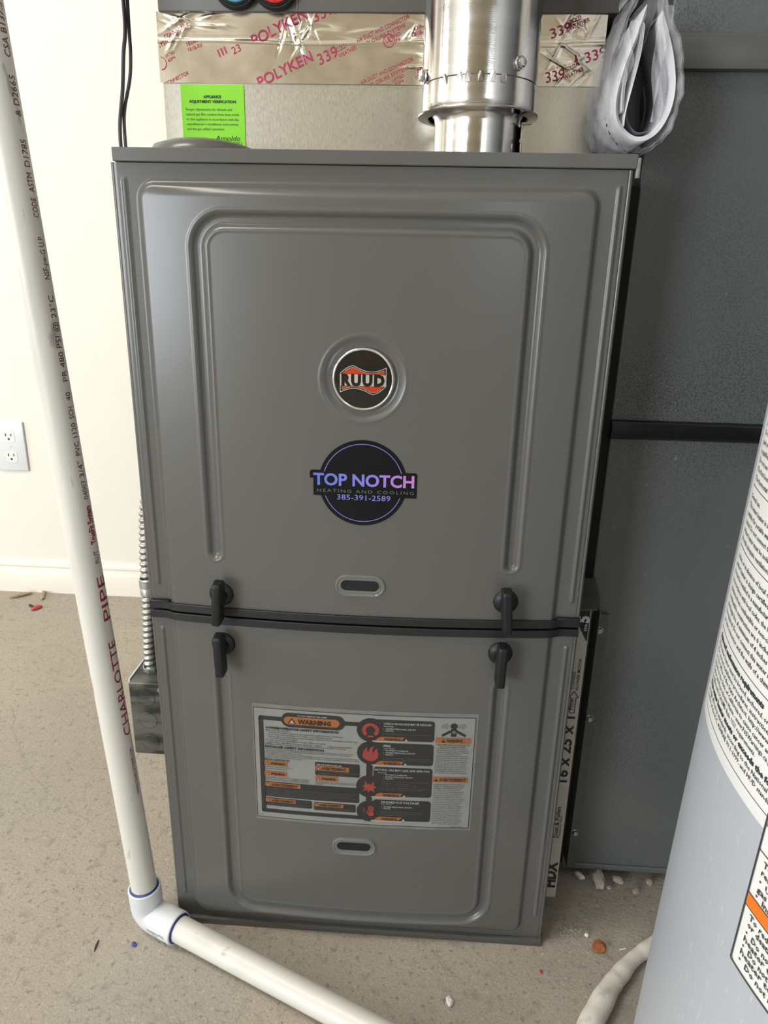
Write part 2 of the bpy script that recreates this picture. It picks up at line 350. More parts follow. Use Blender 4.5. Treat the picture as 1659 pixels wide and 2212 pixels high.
# ------------------------------------------------------------------ furnace
W, H = .4445, .864
CX = .222
def sst(a, b, x):
    t = np.clip((x-a)/(b-a), 0, 1); return t*t*(3-2*t)
def sdrr(x, z, x0, z0, x1, z1, r):
    cx, cz = (x0+x1)/2, (z0+z1)/2; qx = np.abs(x-cx)-(x1-x0)/2+r; qz = np.abs(z-cz)-(z1-z0)/2+r
    return np.minimum(np.maximum(qx, qz), 0)+np.hypot(np.maximum(qx, 0), np.maximum(qz, 0))-r
def capsule(x, z, cx, z0, z1): return np.hypot(x-cx, z-np.clip(z, z0, z1))
SG = [(.2213, .4705), (.2178, .1445)]      # the two sight glass ovals
BADGE = (.2218, .6748)
def door(x, z, holes=True):
    x = np.asarray(x, float); z = np.asarray(z, float)
    up = z > .4275
    arch = np.clip(1-((x-CX)/.205)**2, 0, 1)
    sdu = sdrr(x, z, .0200, .10, .4210, .8395, .017); sdl = sdrr(x, z, .0215, .0165, .4200, .80, .017)
    sd = np.where(up, sdu, sdl)
    topslope = np.where(up, sst(.8395, .8255, z), sst(.0165, .034, z))
    E = 1-sst(-.0065, 0, sd)
    d = E*(.0038 + .0112*arch*topslope) 
    gx0, gx1 = .0742, .3695
    gu = np.abs(sdrr(x, z, gx0, -1, gx1, .8075, .024)); gl = np.abs(sdrr(x, z, gx0, .0415, gx1, 3, .027))
    gu = np.where(z < .4965, np.minimum(np.hypot(x-gx0, z-.4965), np.hypot(x-gx1, z-.4965)), gu)
    gl = np.where(z > .357, np.minimum(np.hypot(x-gx0, z-.357), np.hypot(x-gx1, z-.357)), gl)
    g = np.where(up, gu, gl)
    d = d-.0042*(1-sst(.0022, .0072, g))
    d = d+.0006*(1-sst(.0, .0018, np.abs(g-.0085)))
    rb = np.minimum(np.where(up, capsule(x, z, .0100, .4575, .8380), capsule(x, z, .0100, .045, .4040)), np.where(up, capsule(x, z, .4345, .4575, .8380), capsule(x, z, .4345, .045, .4040)))
    d = d+.0016*(1-sst(.0008, .0024, rb))
    rr = np.hypot(x-BADGE[0], z-BADGE[1]); d = d-.0042*(1-sst(.0305, .0385, rr))+.0005*(1-sst(0, .002, np.abs(rr-.0395)))
    if holes:
        for hx, hz in SG:
            h = np.hypot(x-np.clip(x, hx-.0135, hx+.0135), z-hz); d = d-.0001*(1-sst(.0052, .0062, h))
    # rolled border
    ed = np.minimum(np.minimum(x+.0015, W+.0005-x), .03); d = d-.0022*(1-sst(0, .0016, ed))-.0007*(1-sst(0, .0009, np.abs(ed-.0034)))
    return d
def dmap(eps):
    def fn(u, v): return (u, -(float(door(u, v, False))+eps), v)
    return fn
def dmapN(eps):            # vectorised twin for big meshes
    return eps
furnace = thing('furnace', 'grey upright gas furnace with two embossed steel doors and black latches', 'furnace', (W/2, .3, 0))
MB().box((.0, .012, .002), (W, .70, .8525), .002).build('cabinet', 'edge', furnace)
MB().box((.0026, -.0040, .8530), (W+.0015, .70, H), .0006, 1).build('top_cap', 'paint', furnace, angle=20)
MB().box((W+.0012, -.003, .846), (W+.0045, .010, .8615), .0004).build('corner_clip', 'coupling', furnace, label='small bare metal clip at the right end of the top cap')
MB().box((.0, -.0045, .0), (W, .0115, .0092), .0012).build('base_rail', 'paint', furnace)
def make_door(name, z0, z1, parent):
    xs = np.unique(np.concatenate([np.linspace(-.0015, .03, 34), np.linspace(.03, .41, 306), np.linspace(.41, W+.0005, 40)]))
    zs = np.linspace(z0, z1, int((z1-z0)/.00125)); Xg, Zg = np.meshgrid(xs, zs); D = door(Xg, Zg); n, m_ = len(xs), len(zs)
    V = np.stack([Xg, -D, Zg], -1).reshape(-1, 3); base = np.array(rootloc(parent)); 
    i = np.arange(n-1); j = np.arange(m_-1); I, J = np.meshgrid(i, j); k = (J*n+I).ravel()
    F = np.stack([k, k+1, k+n+1, k+n], 1)
    # side skirts back to the cabinet
    per = list(range(n)) + [r*n+n-1 for r in range(1, m_)] + [(m_-1)*n+c for c in range(n-2, -1, -1)] + [r*n for r in range(m_-2, 0, -1)]
    sk = V[per].copy(); sk[:, 1] = .012; off = len(V); V = np.vstack([V, sk])-base; p = len(per)
    Fs = np.array([(per[a], off+a, off+(a+1) % p, per[(a+1) % p]) for a in range(p)])
    F = np.vstack([F, Fs]); me = bpy.data.meshes.new(name)
    me.vertices.add(len(V)); me.vertices.foreach_set('co', V.ravel()); me.loops.add(F.size); me.loops.foreach_set('vertex_index', F.ravel().astype(np.int32))
    me.polygons.add(len(F)); me.polygons.foreach_set('loop_start', (np.arange(len(F))*4).astype(np.int32)); me.polygons.foreach_set('loop_total', np.full(len(F), 4, np.int32))
    me.update(calc_edges=True); me.validate(); me.polygons.foreach_set('use_smooth', [True]*len(F))
    try: me.set_sharp_from_angle(angle=math.radians(60))
    except Exception: pass
    me.materials.append(M['paint']); o = bpy.data.objects.new(name, me); C.objects.link(o); o.parent = parent; return o
upper = make_door('upper_door', .4300, .8526, furnace)
upper['label'] = 'upper door with inverted U groove, round badge and oval sight glass'
lower = make_door('lower_door', .0095, .4250, furnace)
lower['label'] = 'lower door with U groove, warning label and oval sight glass'

# black edge strips that follow the bowed doors
def edge_strip(z0, z1, zref, name):
    xs = np.linspace(-.0005, W, 110); b = MB(); V = []
    for x in xs:
        arch = max(0, 1-((x-CX)/.205)**2); e = float(sst(.014, .030, x)*(1-sst(.414, .428, x)))
        d = e*(.0038+.0112*arch)
        y = -(d+.0030); c_ = .0006
        V += [(x, .006, z0), (x, y+c_, z0), (x, y, z0+c_), (x, y, z1-c_), (x, y+c_, z1), (x, .006, z1)]
    n = len(xs); F = [(6*i+k, 6*i+k+1, 6*i+6+k+1, 6*i+6+k) for i in range(n-1) for k in range(5)]
    F += [tuple(range(6))[::-1], tuple(6*(n-1)+k for k in range(6))]
    return b.add(V, F).build(name, 'black', furnace, angle=20)
edge_strip(.4286, .4372, .436, 'edge_strip')
edge_strip(.4180, .4264, .42, 'edge_strip')
# little moulded ends where the strip meets the emboss
for x0, x1 in ((.0, .021), (.421, W)):
    MB().box((x0, -.0052, .4372), (x1, .006, .4392), .0008).build('strip_end', 'black', furnace)

# quarter turn latches
def latch(x, z, tilt, lean, down):
    """boss plus slab handle standing off the door"""
    d = float(door(x, z, False)); root = MB()
    root.lathe([(0, -.001), (.0125, -.001), (.0125, .0015), (.0112, .0035), (.0070, .0050), (.0065, .0095), (0, .0095)], (x, -d, z), (0, -1, 0), 40)
    boss = root.build('latch', 'knob', furnace)
    bm = bmesh.new(); bmesh.ops.create_cube(bm, size=1)
    L_, T_, Dp = .0480, .0112, .0150
    for v in bm.verts:
        xx, yy, zz = v.co.x, v.co.y, v.co.z
        front = yy < 0
        v.co = Vector((xx*T_*(.80 if front else 1.0), yy*Dp, zz*L_*(.94 if front else 1.0)))
        if not front and zz*down > 0: v.co.z *= .86
    bmesh.ops.bevel(bm, geom=list(bm.edges), offset=.0028, segments=3, profile=.6, affect='EDGES')
    Mx = Matrix.Translation((x, -d-.0165, z+lean)) @ Matrix.Rotation(tilt, 4, 'Y')
    bm.transform(Mx); bm.verts.index_update()
    g = MB().add([v.co[:] for v in bm.verts], [[v.index for v in f.verts] for f in bm.faces]); bm.free()
    g.build('latch_handle', 'knob', boss, angle=35)
    MB().box((x-.0035, -d-.0105, z-.006), (x+.0035, -d-.004, z+.006), .001).build('latch_neck', 'knob', boss)
latch(.0788, .4522, .06, -.0035, -1); latch(.0780, .3952, -.02, -.0055, -1)
latch(.3672, .4578, -.07, -.004, -1); latch(.3660, .3995, .01, -.006, -1)

# oval sight glasses
def oval(hx, hz, hw, r, n=14):
    return [(hx+hw+r*math.cos(a), hz+r*math.sin(a)) for a in np.linspace(-PI/2, PI/2, n)]+[(hx-hw+r*math.cos(a), hz+r*math.sin(a)) for a in np.linspace(PI/2, 3*PI/2, n)]
for (hx, hz), dr in zip(SG, (upper, lower)):
    rings = [(.0115, -.0002), (.0114, .0014), (.0108, .0024), (.0098, .0026), (.0088, .0014), (.0076, .0012), (.0070, .0018), (.0063, .0018), (.0056, .0012), (.0054, .0006)]
    b = MB(); o0 = [oval(hx, hz, .0135, r) for r, e in rings]; n = len(o0[0]); V = []
    d0 = float(door(hx, hz, False))
    for (r, e), ps in zip(rings, o0):
        V += [(px, -(float(door(px, pz, False))+e), pz) for px, pz in ps]
    F = [(i*n+k, i*n+(k+1) % n, (i+1)*n+(k+1) % n, (i+1)*n+k) for i in range(len(rings)-1) for k in range(n)]
    b.add(V, F).build('sight_glass_bezel', 'bezel', dr, label='clear plastic oval bezel')
    ps = oval(hx, hz, .0138, .0058); MB().add([(px, -(float(door(px, pz, False))+.0008), pz) for px, pz in ps], [tuple(range(len(ps)))]).build('sight_glass_hole', 'dark', dr)

# ---- round chrome badge in its dimple
bx, bz = BADGE; by = -(float(door(bx, bz)))          # dimple floor
badge = MB().lathe([(0, 0), (.0287, 0), (.0287, .0030), (.0280, .0042), (.0270, .0046), (.0262, .0040), (.0260, .0030)], (bx, by, bz), (0, -1, 0), 72).build('badge_ring', 'chrome', furnace)
badge['label'] = 'round chrome rimmed badge on the upper door'
def bmap(e): return lambda u, v: (u, by-(.0033+.0007*(1-((u-bx)**2+(v-bz)**2)/.026**2))-e, v)
MB().disc(bx, bz, .0262, bmap(0)).build('badge_face', 'badgeblack', badge)
def flag_top(x):   # x in mm of the door
    t = (x-.2004)/(.2425-.2004); return .6795+.0075*math.sin(min(1, t/.30)*PI/2)*1.0 - (0 if t < .30 else .0052*math.sin((t-.30)/.70*PI*.92)) 
def flag_bot(x): 
    t = 1-(x-.2004)/(.2425-.2004); return 2*.6742-(.6795+.0075*math.sin(min(1, t/.30)*PI/2)-(0 if t < .30 else .0052*math.sin((t-.30)/.70*PI*.92)))
xs = np.linspace(.2008, .2425, 40)
fl = MB()      # silver outline
fl.line([(x, flag_top(x)) for x in xs], .0006, bmap(.0002), 1).line([(x, flag_bot(x)) for x in xs], .0006, bmap(.0002), 1)
fl.line([(.2008, flag_bot(.2008)), (.2008, flag_top(.2008))], .0006, bmap(.0002)).line([(.2425, flag_bot(.2425)), (.2425, flag_top(.2425))], .0006, bmap(.0002))
fl.strip(np.linspace(.2012, .2421, 30), lambda x: .6689, lambda x: .6792, bmap(.00018))
fl.line([(x, flag_top(x)-.0014) for x in xs[4:-2]], .0003, bmap(.0003), 1).line([(x, flag_bot(x)+.0014) for x in xs[2:-4]], .0003, bmap(.0003), 1)
fl.build('badge_flag', 'badgewhite', badge)
MB().strip(np.linspace(.2022, .2412, 40), lambda x: min(.6795, flag_top(x)-.0015), lambda x: flag_top(x)-.0015, bmap(.00025)).strip(
    np.linspace(.2022, .2412, 40), lambda x: flag_bot(x)+.0015, lambda x: max(.6686, flag_bot(x)+.0015), bmap(.00025)).build('badge_stripe', 'badgered', badge)
MB().text('RUUD', .2018, .6694, .0396, .0094, bmap(.0004), bold=.065, space=1.22).build('badge_lettering', 'badgeblack', badge)

# ---- round black contractor sticker
sc = MB(); scx, scz, scr = .2226, .5768, .0421
stk = MB()
def tabtop(x): return .5886 if .1745 < x < .2715 else .5886-.0022*(1-math.sqrt(max(0, 1-(min(1, (max(.1745-x, x-.2715)/.0026)))**2)))
def s_hi(x):
    c = scz+math.sqrt(max(0, scr**2-(x-scx)**2)) if abs(x-scx) < scr else -9
    return max(c, tabtop(x) if .1719 <= x <= .2741 else -9)
def s_lo(x):
    c = scz-math.sqrt(max(0, scr**2-(x-scx)**2)) if abs(x-scx) < scr else 9
    t = .5812-.0005 if x < .1752 else (.5636 if .1752 <= x else 9)
    return min(c, t)
xs = sorted(set(list(np.linspace(.1719, .1765, 8))+list(np.linspace(.1765, .2715, 90))+list(np.linspace(.2715, .2741, 6))+[.17519, .17521]))
sticker = stk.strip(xs, s_lo, s_hi, dmap(.0004)).build('contractor_sticker', 'stickblack', furnace, label='black round sticker with blue to pink lettering')
dm = dmap(.0006)
MB().ring(scx, scz, .0378, .0384, dm, .28, PI-.28).ring(scx, scz, .0378, .0384, dm, PI+.36, 2*PI-.36).build('sticker_ring', 'stickblue', sticker)
MB().text('TOP NOTCH', .1752, .5742, .0963, .0111, dm, bold=.028, res=3).build('sticker_lettering', 'gradient', sticker)
MB().text('HEATING AND COOLING', .1790, .5672, .0925, .0030, dm, space=1.35).build('sticker_small_lettering', 'inkgrey' if False else 'labmid', sticker)
MB().text('385-391-2589', .1980, .5600, .0513, .0052, dm).build('sticker_phone_number', 'stickblue', sticker)

# ---- safety label on the lower door (x, z in metres read off the door)
d0 = dmap(.0003)
lab = MB().rrect(.1055, .1730, .3490, .3262, .001, d0, .004, .01).build('warning_label', 'filmedge', furnace, label='wide grey safety label with orange and red warnings')
MB().rrect(.1070, .1768, .3462, .3210, .0004, dmap(.0005), .004, .01).build('label_sheet', 'film', lab)
mm = lambda L_: [(a/1000, b/1000) for a, b in L_]
dk = dmap(.0007); dk2 = dmap(.0009); dk3 = dmap(.0011); dk4 = dmap(.0013)
g = MB()
g.line(mm([(107, 176.8), (346.2, 176.8), (346.2, 321), (107, 321), (107, 176.8)]), .0006, dk, 40)
# thick rounded frame on the left
g.rrect(.1122, .1835, .1176, .3100, .002, dk).rrect(.1122, .1835, .2300, .1885, .0025, dk).rrect(.1122, .3060, .2290, .3112, .0025, dk)
g.ring(.1185, .3048, .0035, .0066, dk, PI/2, PI).ring(.1190, .1905, .0040, .0072, dk, PI, 1.5*PI)
g.rrect(.1375, .2995, .2068, .3175, .0088, dk2)
for cx_, cz_, r in ((.2345, .3022, .0150), (.2350, .2730, .0150), (.2345, .2290, .0150), (.2345, .1955, .0142)): g.disc(cx_, cz_, r, dk)
g.rrect(.2305, .184, .2375, .3080, .001, dk)
for z0, z1 in ((.2900, .3160), (.2590, .2868), (.2170, .2555), (.1838, .2120)): g.rrect(.2385, z0, .3030, z1, .0035, dk)
g.rrect(.1168, .2055, .2232, .2258, .0022, dk).rrect(.1168, .1932, .1700, .2040, .0018, dk).rrect(.1720, .1924, .2194, .2030, .0018, dk).rrect(.1740, .2398, .2234, .2570, .0016, dk)
# silhouette figure
g.disc(.3235, .3105, .0038, dk).rrect(.3205, .2975, .3265, .3072, .001, dk).line(mm([(323.5, 306), (311, 298.4)]), .0030, dk).line(mm([(323.5, 306), (336.5, 298.4)]), .0030, dk)
g.build('label_dark_print', 'labdark', lab)
g = MB()
g.rrect(.1405, .3030, .2010, .3150-.0022, .0052, dk3)
for x0, z0, x1, z1 in ((.1174, .2478, .1430, .2538), (.1172, .2342, .1420, .2402), (.1745, .2462, .2115, .2524), (.1742, .2330, .1990, .2390), (.1172, .2196, .1573, .2252), (.1172, .1984, .1515, .2034), (.1728, .1976, .2055, .2025)): MB().rrect(x0, z0, x1, z1, .0004, dk3).build('orange_panel', 'labor', lab)
for z0 in (.2893, .2583, .2160, .1835):
    MB().strip(np.linspace(.2395, .2715, 12), lambda x: z0+.0003+max(0, (x-.267)/.0045*.0053), lambda x: z0+.0056-max(0, (.244-x)/.0045*.0053), dk3).build('orange_panel', 'labor', lab)
MB().rrect(.3043, .2892, .3425, .2958, .0002, dk3).build('orange_panel', 'labor', lab); MB().rrect(.3035, .2385, .3418, .2453, .0002, dk3).build('orange_panel', 'labor', lab)
g.build('orange_panel', 'labor', lab)
g = MB()
# gas mask face, flame, burst, hand
g.ring(.2345, .3022, .0050, .0092, dk3, -.9, PI+.9, 40).rrect(.2310, .2935, .2380, .2958, .0012, dk3).build('mask_symbol', 'labred', lab); g = MB()
g.poly(mm([(227, 267), (230, 264), (235, 262.6), (240, 264), (243, 267.5), (243.5, 272), (242, 276), (243, 279.5), (239.5, 277.8), (238, 273), (236.5, 277), (239, 283), (234, 279.5), (232.5, 274), (231, 277), (231.3, 281), (227.5, 276), (226, 271)]), dk3).build('flame_symbol', 'labred', lab); g = MB()
g.poly(mm([(226.5, 229), (229.5, 227.5), (227, 222), (231.5, 225), (233, 221), (235.5, 224.5), (240, 221.5), (239, 226), (243, 229), (239.5, 230), (239, 237), (236, 231.5), (234, 234), (232.5, 231.5), (229.5, 238), (229.3, 231)]), dk3).build('burst_symbol', 'labred', lab); g = MB()
g.rrect(.2330, .1895, .2398, .1965, .0022, dk3)
for k in range(4): g.rrect(.2332+k*.0017, .194, .2345+k*.0017, .2028+(.0008 if k in (1, 2) else -.0003), .0006, dk3)
g.line(mm([(232.8, 192.5), (231.2, 197)]), .0013, dk3).line(mm([(227, 200.5), (229.5, 198.2), (227.2, 195.5), (229.5, 194.2)]), .0007, dk3)
g.build('hand_symbol', 'labred', lab)
g = MB()   # black text
TX = lambda t, x, z, wd, h, bold=.02, fn=dk4, **k: g.text(t, x/1000, z/1000, wd/1000 if wd else None, h/1000, fn, bold=bold, res=1, **k)
TX('WARNING', 155.3, 304.6, 36.4, 5.3, .06)
for t, x, z, wd, h in (('WARNING:', 124, 249, 17, 3.2), ('WARNING:', 124, 235.4, 16, 3.2), ('AVERTISSMENT:', 181, 247.6, 28, 3.4), ('WARNING:', 181, 234.2, 16, 3.2), ('AVERTISSEMENT:', 124, 220.6, 31, 3.2), ('AVERTISSEMENT:', 124, 199.3, 26, 2.8), ('AVERTISSEMENT:', 178.5, 198.6, 25, 2.8),
    ('WARNING', 249, 290.3, 18, 3.3), ('WARNING', 249, 259.3, 18, 3.3), ('WARNING', 249, 217, 18, 3.3), ('WARNING', 248, 184.5, 18, 3.3), ('WARNING', 316, 290.8, 17.5, 3.5), ('AVERTISSEMENT', 310.5, 240.2, 29.5, 3.5)): TX(t, x, z, wd, h, .04)
TX('OWNER/OPERATOR SAFETY INFORMATION', 119.7, 295.6, 80, 2.5, .05)
body = [('Make sure this furnace:', 119.8, 293, 26), ('\u2022  is properly installed, serviced, and repaired by qualified service technicians', 120.5, 290.4, 84), ('\u2022  is not used inside a mobile home, trailer, or recreational vehicle', 120.5, 287.8, 72),
 ('\u2022  has enough room around it to ensure adequate clearance from combustible materials, and', 120.5, 285.2, 100), ('to ensure adequate air supply', 124, 282.9, 31), ('For best operation, check filters monthly. If filters are dirty:', 119.7, 280.3, 66), ('\u2022 replace filters with filters the same size as the originals        \u2022 clean permanent filters', 119.7, 277.6, 95),
 ('Lighting/operating instructions are on the front of the furnace or the back of the burner access panel', 119, 275.4, 89)]
for t, x, z, wd in body: TX(t, x, z, wd, 1.55, .012)
TX('INSTALLER SAFETY INFORMATION', 118.6, 271.3, 65, 2.5, .05)
for t, z, wd in (('This furnace must be installed indoors by a qualified installer, according to manufacturer\u2019s instructions and', 269, 97), ('local codes. In the absence of local codes, follow National Fuel Gas Code and in Canada follow', 266.9, 95),
 ('See installation instructions and User\u2019s Information Manual. If this information is not included with the furnace', 262.6, 103), ('contact the nearest dealer or distributor provided with this furnace. For help or additional information, call a', 260.4, 104), ('CAN/CGA-B149. DO NOT install in mobile home.', 264.7, 42), ('qualified installer, service agency or gas supplier.', 258.2, 42)): TX(t, 118.5, z, wd, 1.35, .012)
TX('PROPOSITION 65:', 117.5, 254.7, 28.5, 1.9, .04)
for t, x, z, wd in (('Cancer and Reproductive Harm -', 117.3, 245.5, 33), ('www.P65Warnings.ca.gov', 117.3, 243, 26), ('Improper installation, adjustment, alteration, service, repair, operation or', 117, 231.6, 51), ('maintenance can cause bodily injury, property damage or death. Refer', 117, 229.7, 50), ('to the user\u2019s manual for assistance and additional information', 117, 227.9, 50),
  ('Before furnace is placed in operation read the user information and follow all', 174.3, 230.8, 46), ('safety instructions and replace every panel before use.', 174.3, 229, 45), ('parts list', 174.3, 227.2, 8)): TX(t, x, z, wd, 1.2, .012)
rc = ['Carbon Monoxide (CO) Poisoning Can', 'Cause Severe Injury or Death.', 'Carbon Monoxide from the exhaust of motor vehicles', 'and other fuel burning devices can be drawn into', 'living space by the operation of heating', 'and air conditioning systems.', 'Exhaust from motor vehicles, generators,', 'heaters, lawn mowers, outdoor grills, gas', 'logs, gas fireplaces and other sources can', 'fill space. You can not see or smell CO', 'gas. Do not operate an automobile or any engine', 'in a garage for more than a few seconds.', 'DO NOT operate any fuel burning device', 'including a fan, exhaust, heater, or air', 'handling equipment. Follow the maker manual', 'for complete carbon monoxide instructions']
z = 286.6
for i, t in enumerate(rc): TX(t, 306+(3 if i == 1 else 0)-.6*(i > 9), z, 35-(6 if i in (1, 5) else 0)-(i % 3), 1.35, .02 if i < 2 else .008); z -= 2.42
fr = ['L\u2019empoisonnement au monoxyde de', 'carbone (CO) peut causer des', 'dommages corporels graves ou mortels.', 'Le monoxyde de carbone venant de l\u2019\u00e9chappement', 'des v\u00e9hicules automobiles et d\u2019autres appareils', 'peut \u00eatre aspir\u00e9 dans une pi\u00e8ce habit\u00e9e par', 'le fonctionnement du syst\u00e8me de', 'chauffage et de climatisation. Les gaz', 'provenant des voitures, g\u00e9n\u00e9ratrices, grils', 'et foyers au bois ou au gaz peuvent remplir', 'un espace clos. Ne pas laisser tourner', 'un moteur dans un garage plus de quelques', 'secondes. Ne pas utiliser un appareil', 'sans ventilation suffisante. Suivre', 'les instructions du fabricant pour', 'la s\u00e9curit\u00e9 contre le monoxyde', 'de carbone. Il faut que la fournaise', 'soit install\u00e9e et entretenue par un', 'technicien qualifi\u00e9. Voir le manuel', 'de l\u2019utilisateur pour plus de d\u00e9tails', 'au sujet des d\u00e9tecteurs de fum\u00e9e', 'et de monoxyde de carbone', 'en \u00e9tat de marche.']
z = 235
for i, t in enumerate(fr): TX(t, 305.2 - .03*i, z, 34-(i % 4)*1.3, 1.25, .02 if i < 3 else .006); z -= 2.42
TX('92-22534-147-09', 326, 177.9, 14, 1.2, .0); TX('AL2', 109.5, 179.5, 4.5, 1.2, 0)
for x, z, s_ in ((149.2, 304.3, 3.2), ): g.poly([((x-4.6)/1000, z/1000), ((x+4.6)/1000, z/1000), (x/1000, (z+7.2)/1000)], dk4)
for x, z in ((120.5, 248.9), (120.3, 235.2), (177.7, 247.4), (177.6, 234), (120.5, 220.6), (120.3, 199.2), (175.7, 198.4), (313, 290.3), (307.3, 239.8)): g.poly([((x-2.3)/1000, z/1000), ((x+2.3)/1000, z/1000), (x/1000, (z+3.8)/1000)], dk4)
g.build('label_black_print', 'labdark', lab)['kind'] = 'stuff'
g = MB()   # pale text and exclamation triangles
TX('DO NOT REMOVE THIS LABEL', 155.6, 314.0, 32, 1.6, .03)
TX('CARBON MONOXIDE MAY BE RELEASED', 248.2, 310.3, 51.6, 2.5, .02); TX('Causing:', 248.1, 307.6, 11, 1.6); TX('\u2022  SEVERE PERSONAL INJURY', 248.2, 304.2, 35, 1.8); TX('\u2022  DEATH', 248.2, 301.6, 11, 1.8)
TX('FIRE', 248.9, 282.1, 7.6, 2.7, .03); TX('Can Cause:', 249, 279.6, 12, 1.4); TX('\u2022  PROPERTY DAMAGE', 248.6, 276.8, 27, 1.7); TX('\u2022  SEVERE PERSONAL INJURY', 248.6, 273.9, 35, 1.8); TX('\u2022  DEATH', 248.6, 271.2, 11, 1.8)
TX('NATURAL GAS MAY LEAK AND EXPLODE', 239.5, 250.9, 60, 2.7, .02); TX('Causing:', 243, 248, 10, 1.5); TX('\u2022  PROPERTY DAMAGE', 249, 245.2, 26, 1.6); TX('\u2022  SEVERE PERSONAL INJURY', 249, 242.5, 33, 1.6); TX('\u2022  DEATH', 249, 239.9, 11, 1.6)
TX('HAZARDOUS VOLTAGE!', 248, 208.0, 42, 2.8, .03); TX('Can Cause:', 248.2, 205.8, 12, 1.4); TX('\u2022  SEVERE PERSONAL INJURY', 248.2, 202.2, 34, 1.7); TX('\u2022  DEATH', 248.2, 199.7, 10, 1.7)
TX('PROPOSITION 65:', 176, 253.0, 28, 2.0, .03)
for x, z in ((149.2, 304.9), ): g.poly([((x-2.6)/1000, z/1000), ((x+2.6)/1000, z/1000), (x/1000, (z+4.4)/1000)], dmap(.0015))
for x, z in ((120.5, 249.4), (120.3, 235.7), (177.7, 247.9), (177.6, 234.5), (120.5, 221.1), (120.3, 199.6), (175.7, 198.8)): g.poly([((x-1.3)/1000, z/1000), ((x+1.3)/1000, z/1000), (x/1000, (z+2.4)/1000)], dmap(.0015))
for z in (.2893, .2583, .2160, .1835): g.poly([(.2712, z+.0006), (.2748, z+.0006), (.2730, z+.0040)], dk3); g.line([(.2365, z-.0006), (.2715, z-.0006)], .0014, dk2, 10)
g.build('label_white_print', 'labpale', lab)['kind'] = 'stuff'
g = MB()   # dim small text on dark panels
for i, t in enumerate(('DO NOT allow the gas or the air to enter from the furnace',)): TX(t, 248, 298.2, 51, 1.3, .0)
for t, z, wd in (('DO NOT store or use gasoline or other flammable or combustible', 267.3, 52), ('materials near this furnace. Keep vapors away at any other appliance', 265.1, 54), ('WHAT TO DO if you smell a gas leak: Do not try to light', 236.6, 52), ('DO NOT touch any switch', 233.9, 30), ('DO NOT use any phone in your building', 231.3, 38),
   ('Immediately call your gas supplier from a phone outside. Follow', 228.4, 52), ('the gas supplier\u2019s instructions. DO NOT', 225.9, 46), ('Turn off electrical power before removing this', 196.0, 46), ('panel or servicing. Service must be performed', 193.7, 46), ('by a qualified service person.', 191.4, 30)): TX(t, 248, z, wd, 1.25, .0)
for t, x, z, wd in (('Cancer et dommages \u00e0 la reproduction -', 176, 244.4, 45), ('www.P65Warnings.ca.gov', 176, 242, 30)): TX(t, x, z, wd, 1.3, 0)
for i in range(5): TX('Une installation, un r\u00e9glage, une modification, une r\u00e9paration ou un entretien incorrect peut causer', 118.5, 216.6-i*2.2, 102-(i % 3)*3-(30 if i == 4 else 0), 1.15, 0)
for i in range(2): TX('Consulter le manuel pour la liste des pi\u00e8ces', 118.5, 196.6-i*1.9, 49-i*6, 1.05, 0); TX('Lire les instructions avant la mise en marche', 173.8, 195.8-i*1.9, 44-i*5, 1.05, 0)
for i in range(26):   # speckled smoke clouds by the figure
    a = i*2.4; r = .0038*math.sqrt((i % 13+.5)/13); cxp = .3145 if i < 13 else .3325; g.disc(cxp+1.25*r*math.cos(a), .3102+.8*r*math.sin(a), .0007, dk)
g.disc(.3237, .3036, .0022, dk4)
g.build('label_dim_print', 'labmid', lab)['kind'] = 'stuff'

# ---- round knock-out cap on top, left
MB().lathe([(.0510, 0), (.0502, .0050), (.0460, .0110), (.0340, .0150), (.0160, .0162), (0, .0164)], (.0610, .072, H-.0002), n=64).lathe([(.056, 0), (.056, .0012), (.050, .0018)], (.0610, .072, H-.0002), n=64).build('round_top_cap', 'paint', furnace, label='shallow round grey cap on the left of the top')

# ------------------------------------------------------------------ air filter in its side slot
fil = thing('air_filter', 'white cardboard edged air filter standing in the slot beside the furnace', 'air filter', (.4562, .24, .031))
FY = .040; FX0, FX1 = .4478, .4662
MB().box((FX0, FY, .031), (FX1, .42, .4300), .0006, 1).build('filter_frame', 'filter', fil, smooth=False)
g = MB(); fe = .0004
def fmap(u, v): return (FX1-.0008-v, FY-fe, u)      # text runs upward, letters' tops to the left
def ft(t, z, xoff, wd, h, bold=.02): g.text(t, z, xoff, wd, h, fmap, bold=bold, res=2)
ft('HDX', .047, .0020, .040, .0125, .05)
ft('Dust & Pollen', .1240, .0058, .0450, .0050, .01); ft('Pleated Air Filter', .1240, .0028, .0330, .0024, .0)
ft('16 x 25 x 1', .2050, .0030, .0900, .0120, .02)
ft('Flow', .3040, .0060, .0150, .0048, .0); ft('TOWARDS', .3300, .0078, .0230, .0030, .01); ft('BLOWER MOTOR', .3300, .0030, .0400, .0030, .01)
fm = lambda z, x: (x, FY-fe, z)
g.line([(.300, .4560), (.320, .4560), (.320, .4535), (.328, .4585), (.320, .4640), (.320, .4612), (.300, .4612), (.300, .4560)], .0009, fm, 1)
g.poly([(.3905, FX1-.001), (.3905, FX1-.0012), (.4215, FX0+.0003), (.4300, FX0+.0003), (.4300, FX1-.001)], fm)
g.build('filter_print', 'ink', fil)['kind'] = 'stuff'
g = MB(); fe = .0007; g.text('5', .4195, -.0125-.0, .0085, .0115, lambda u, v: (.4645+(v+.0125)*-1, FY-fe, u-.0060), bold=.05, res=2)
g.text('FPR', .4040, 0, .0085, .0030, lambda u, v: (.4640-v, FY-fe, u), bold=.01)
g.build('filter_grade_print', 'label', fil)

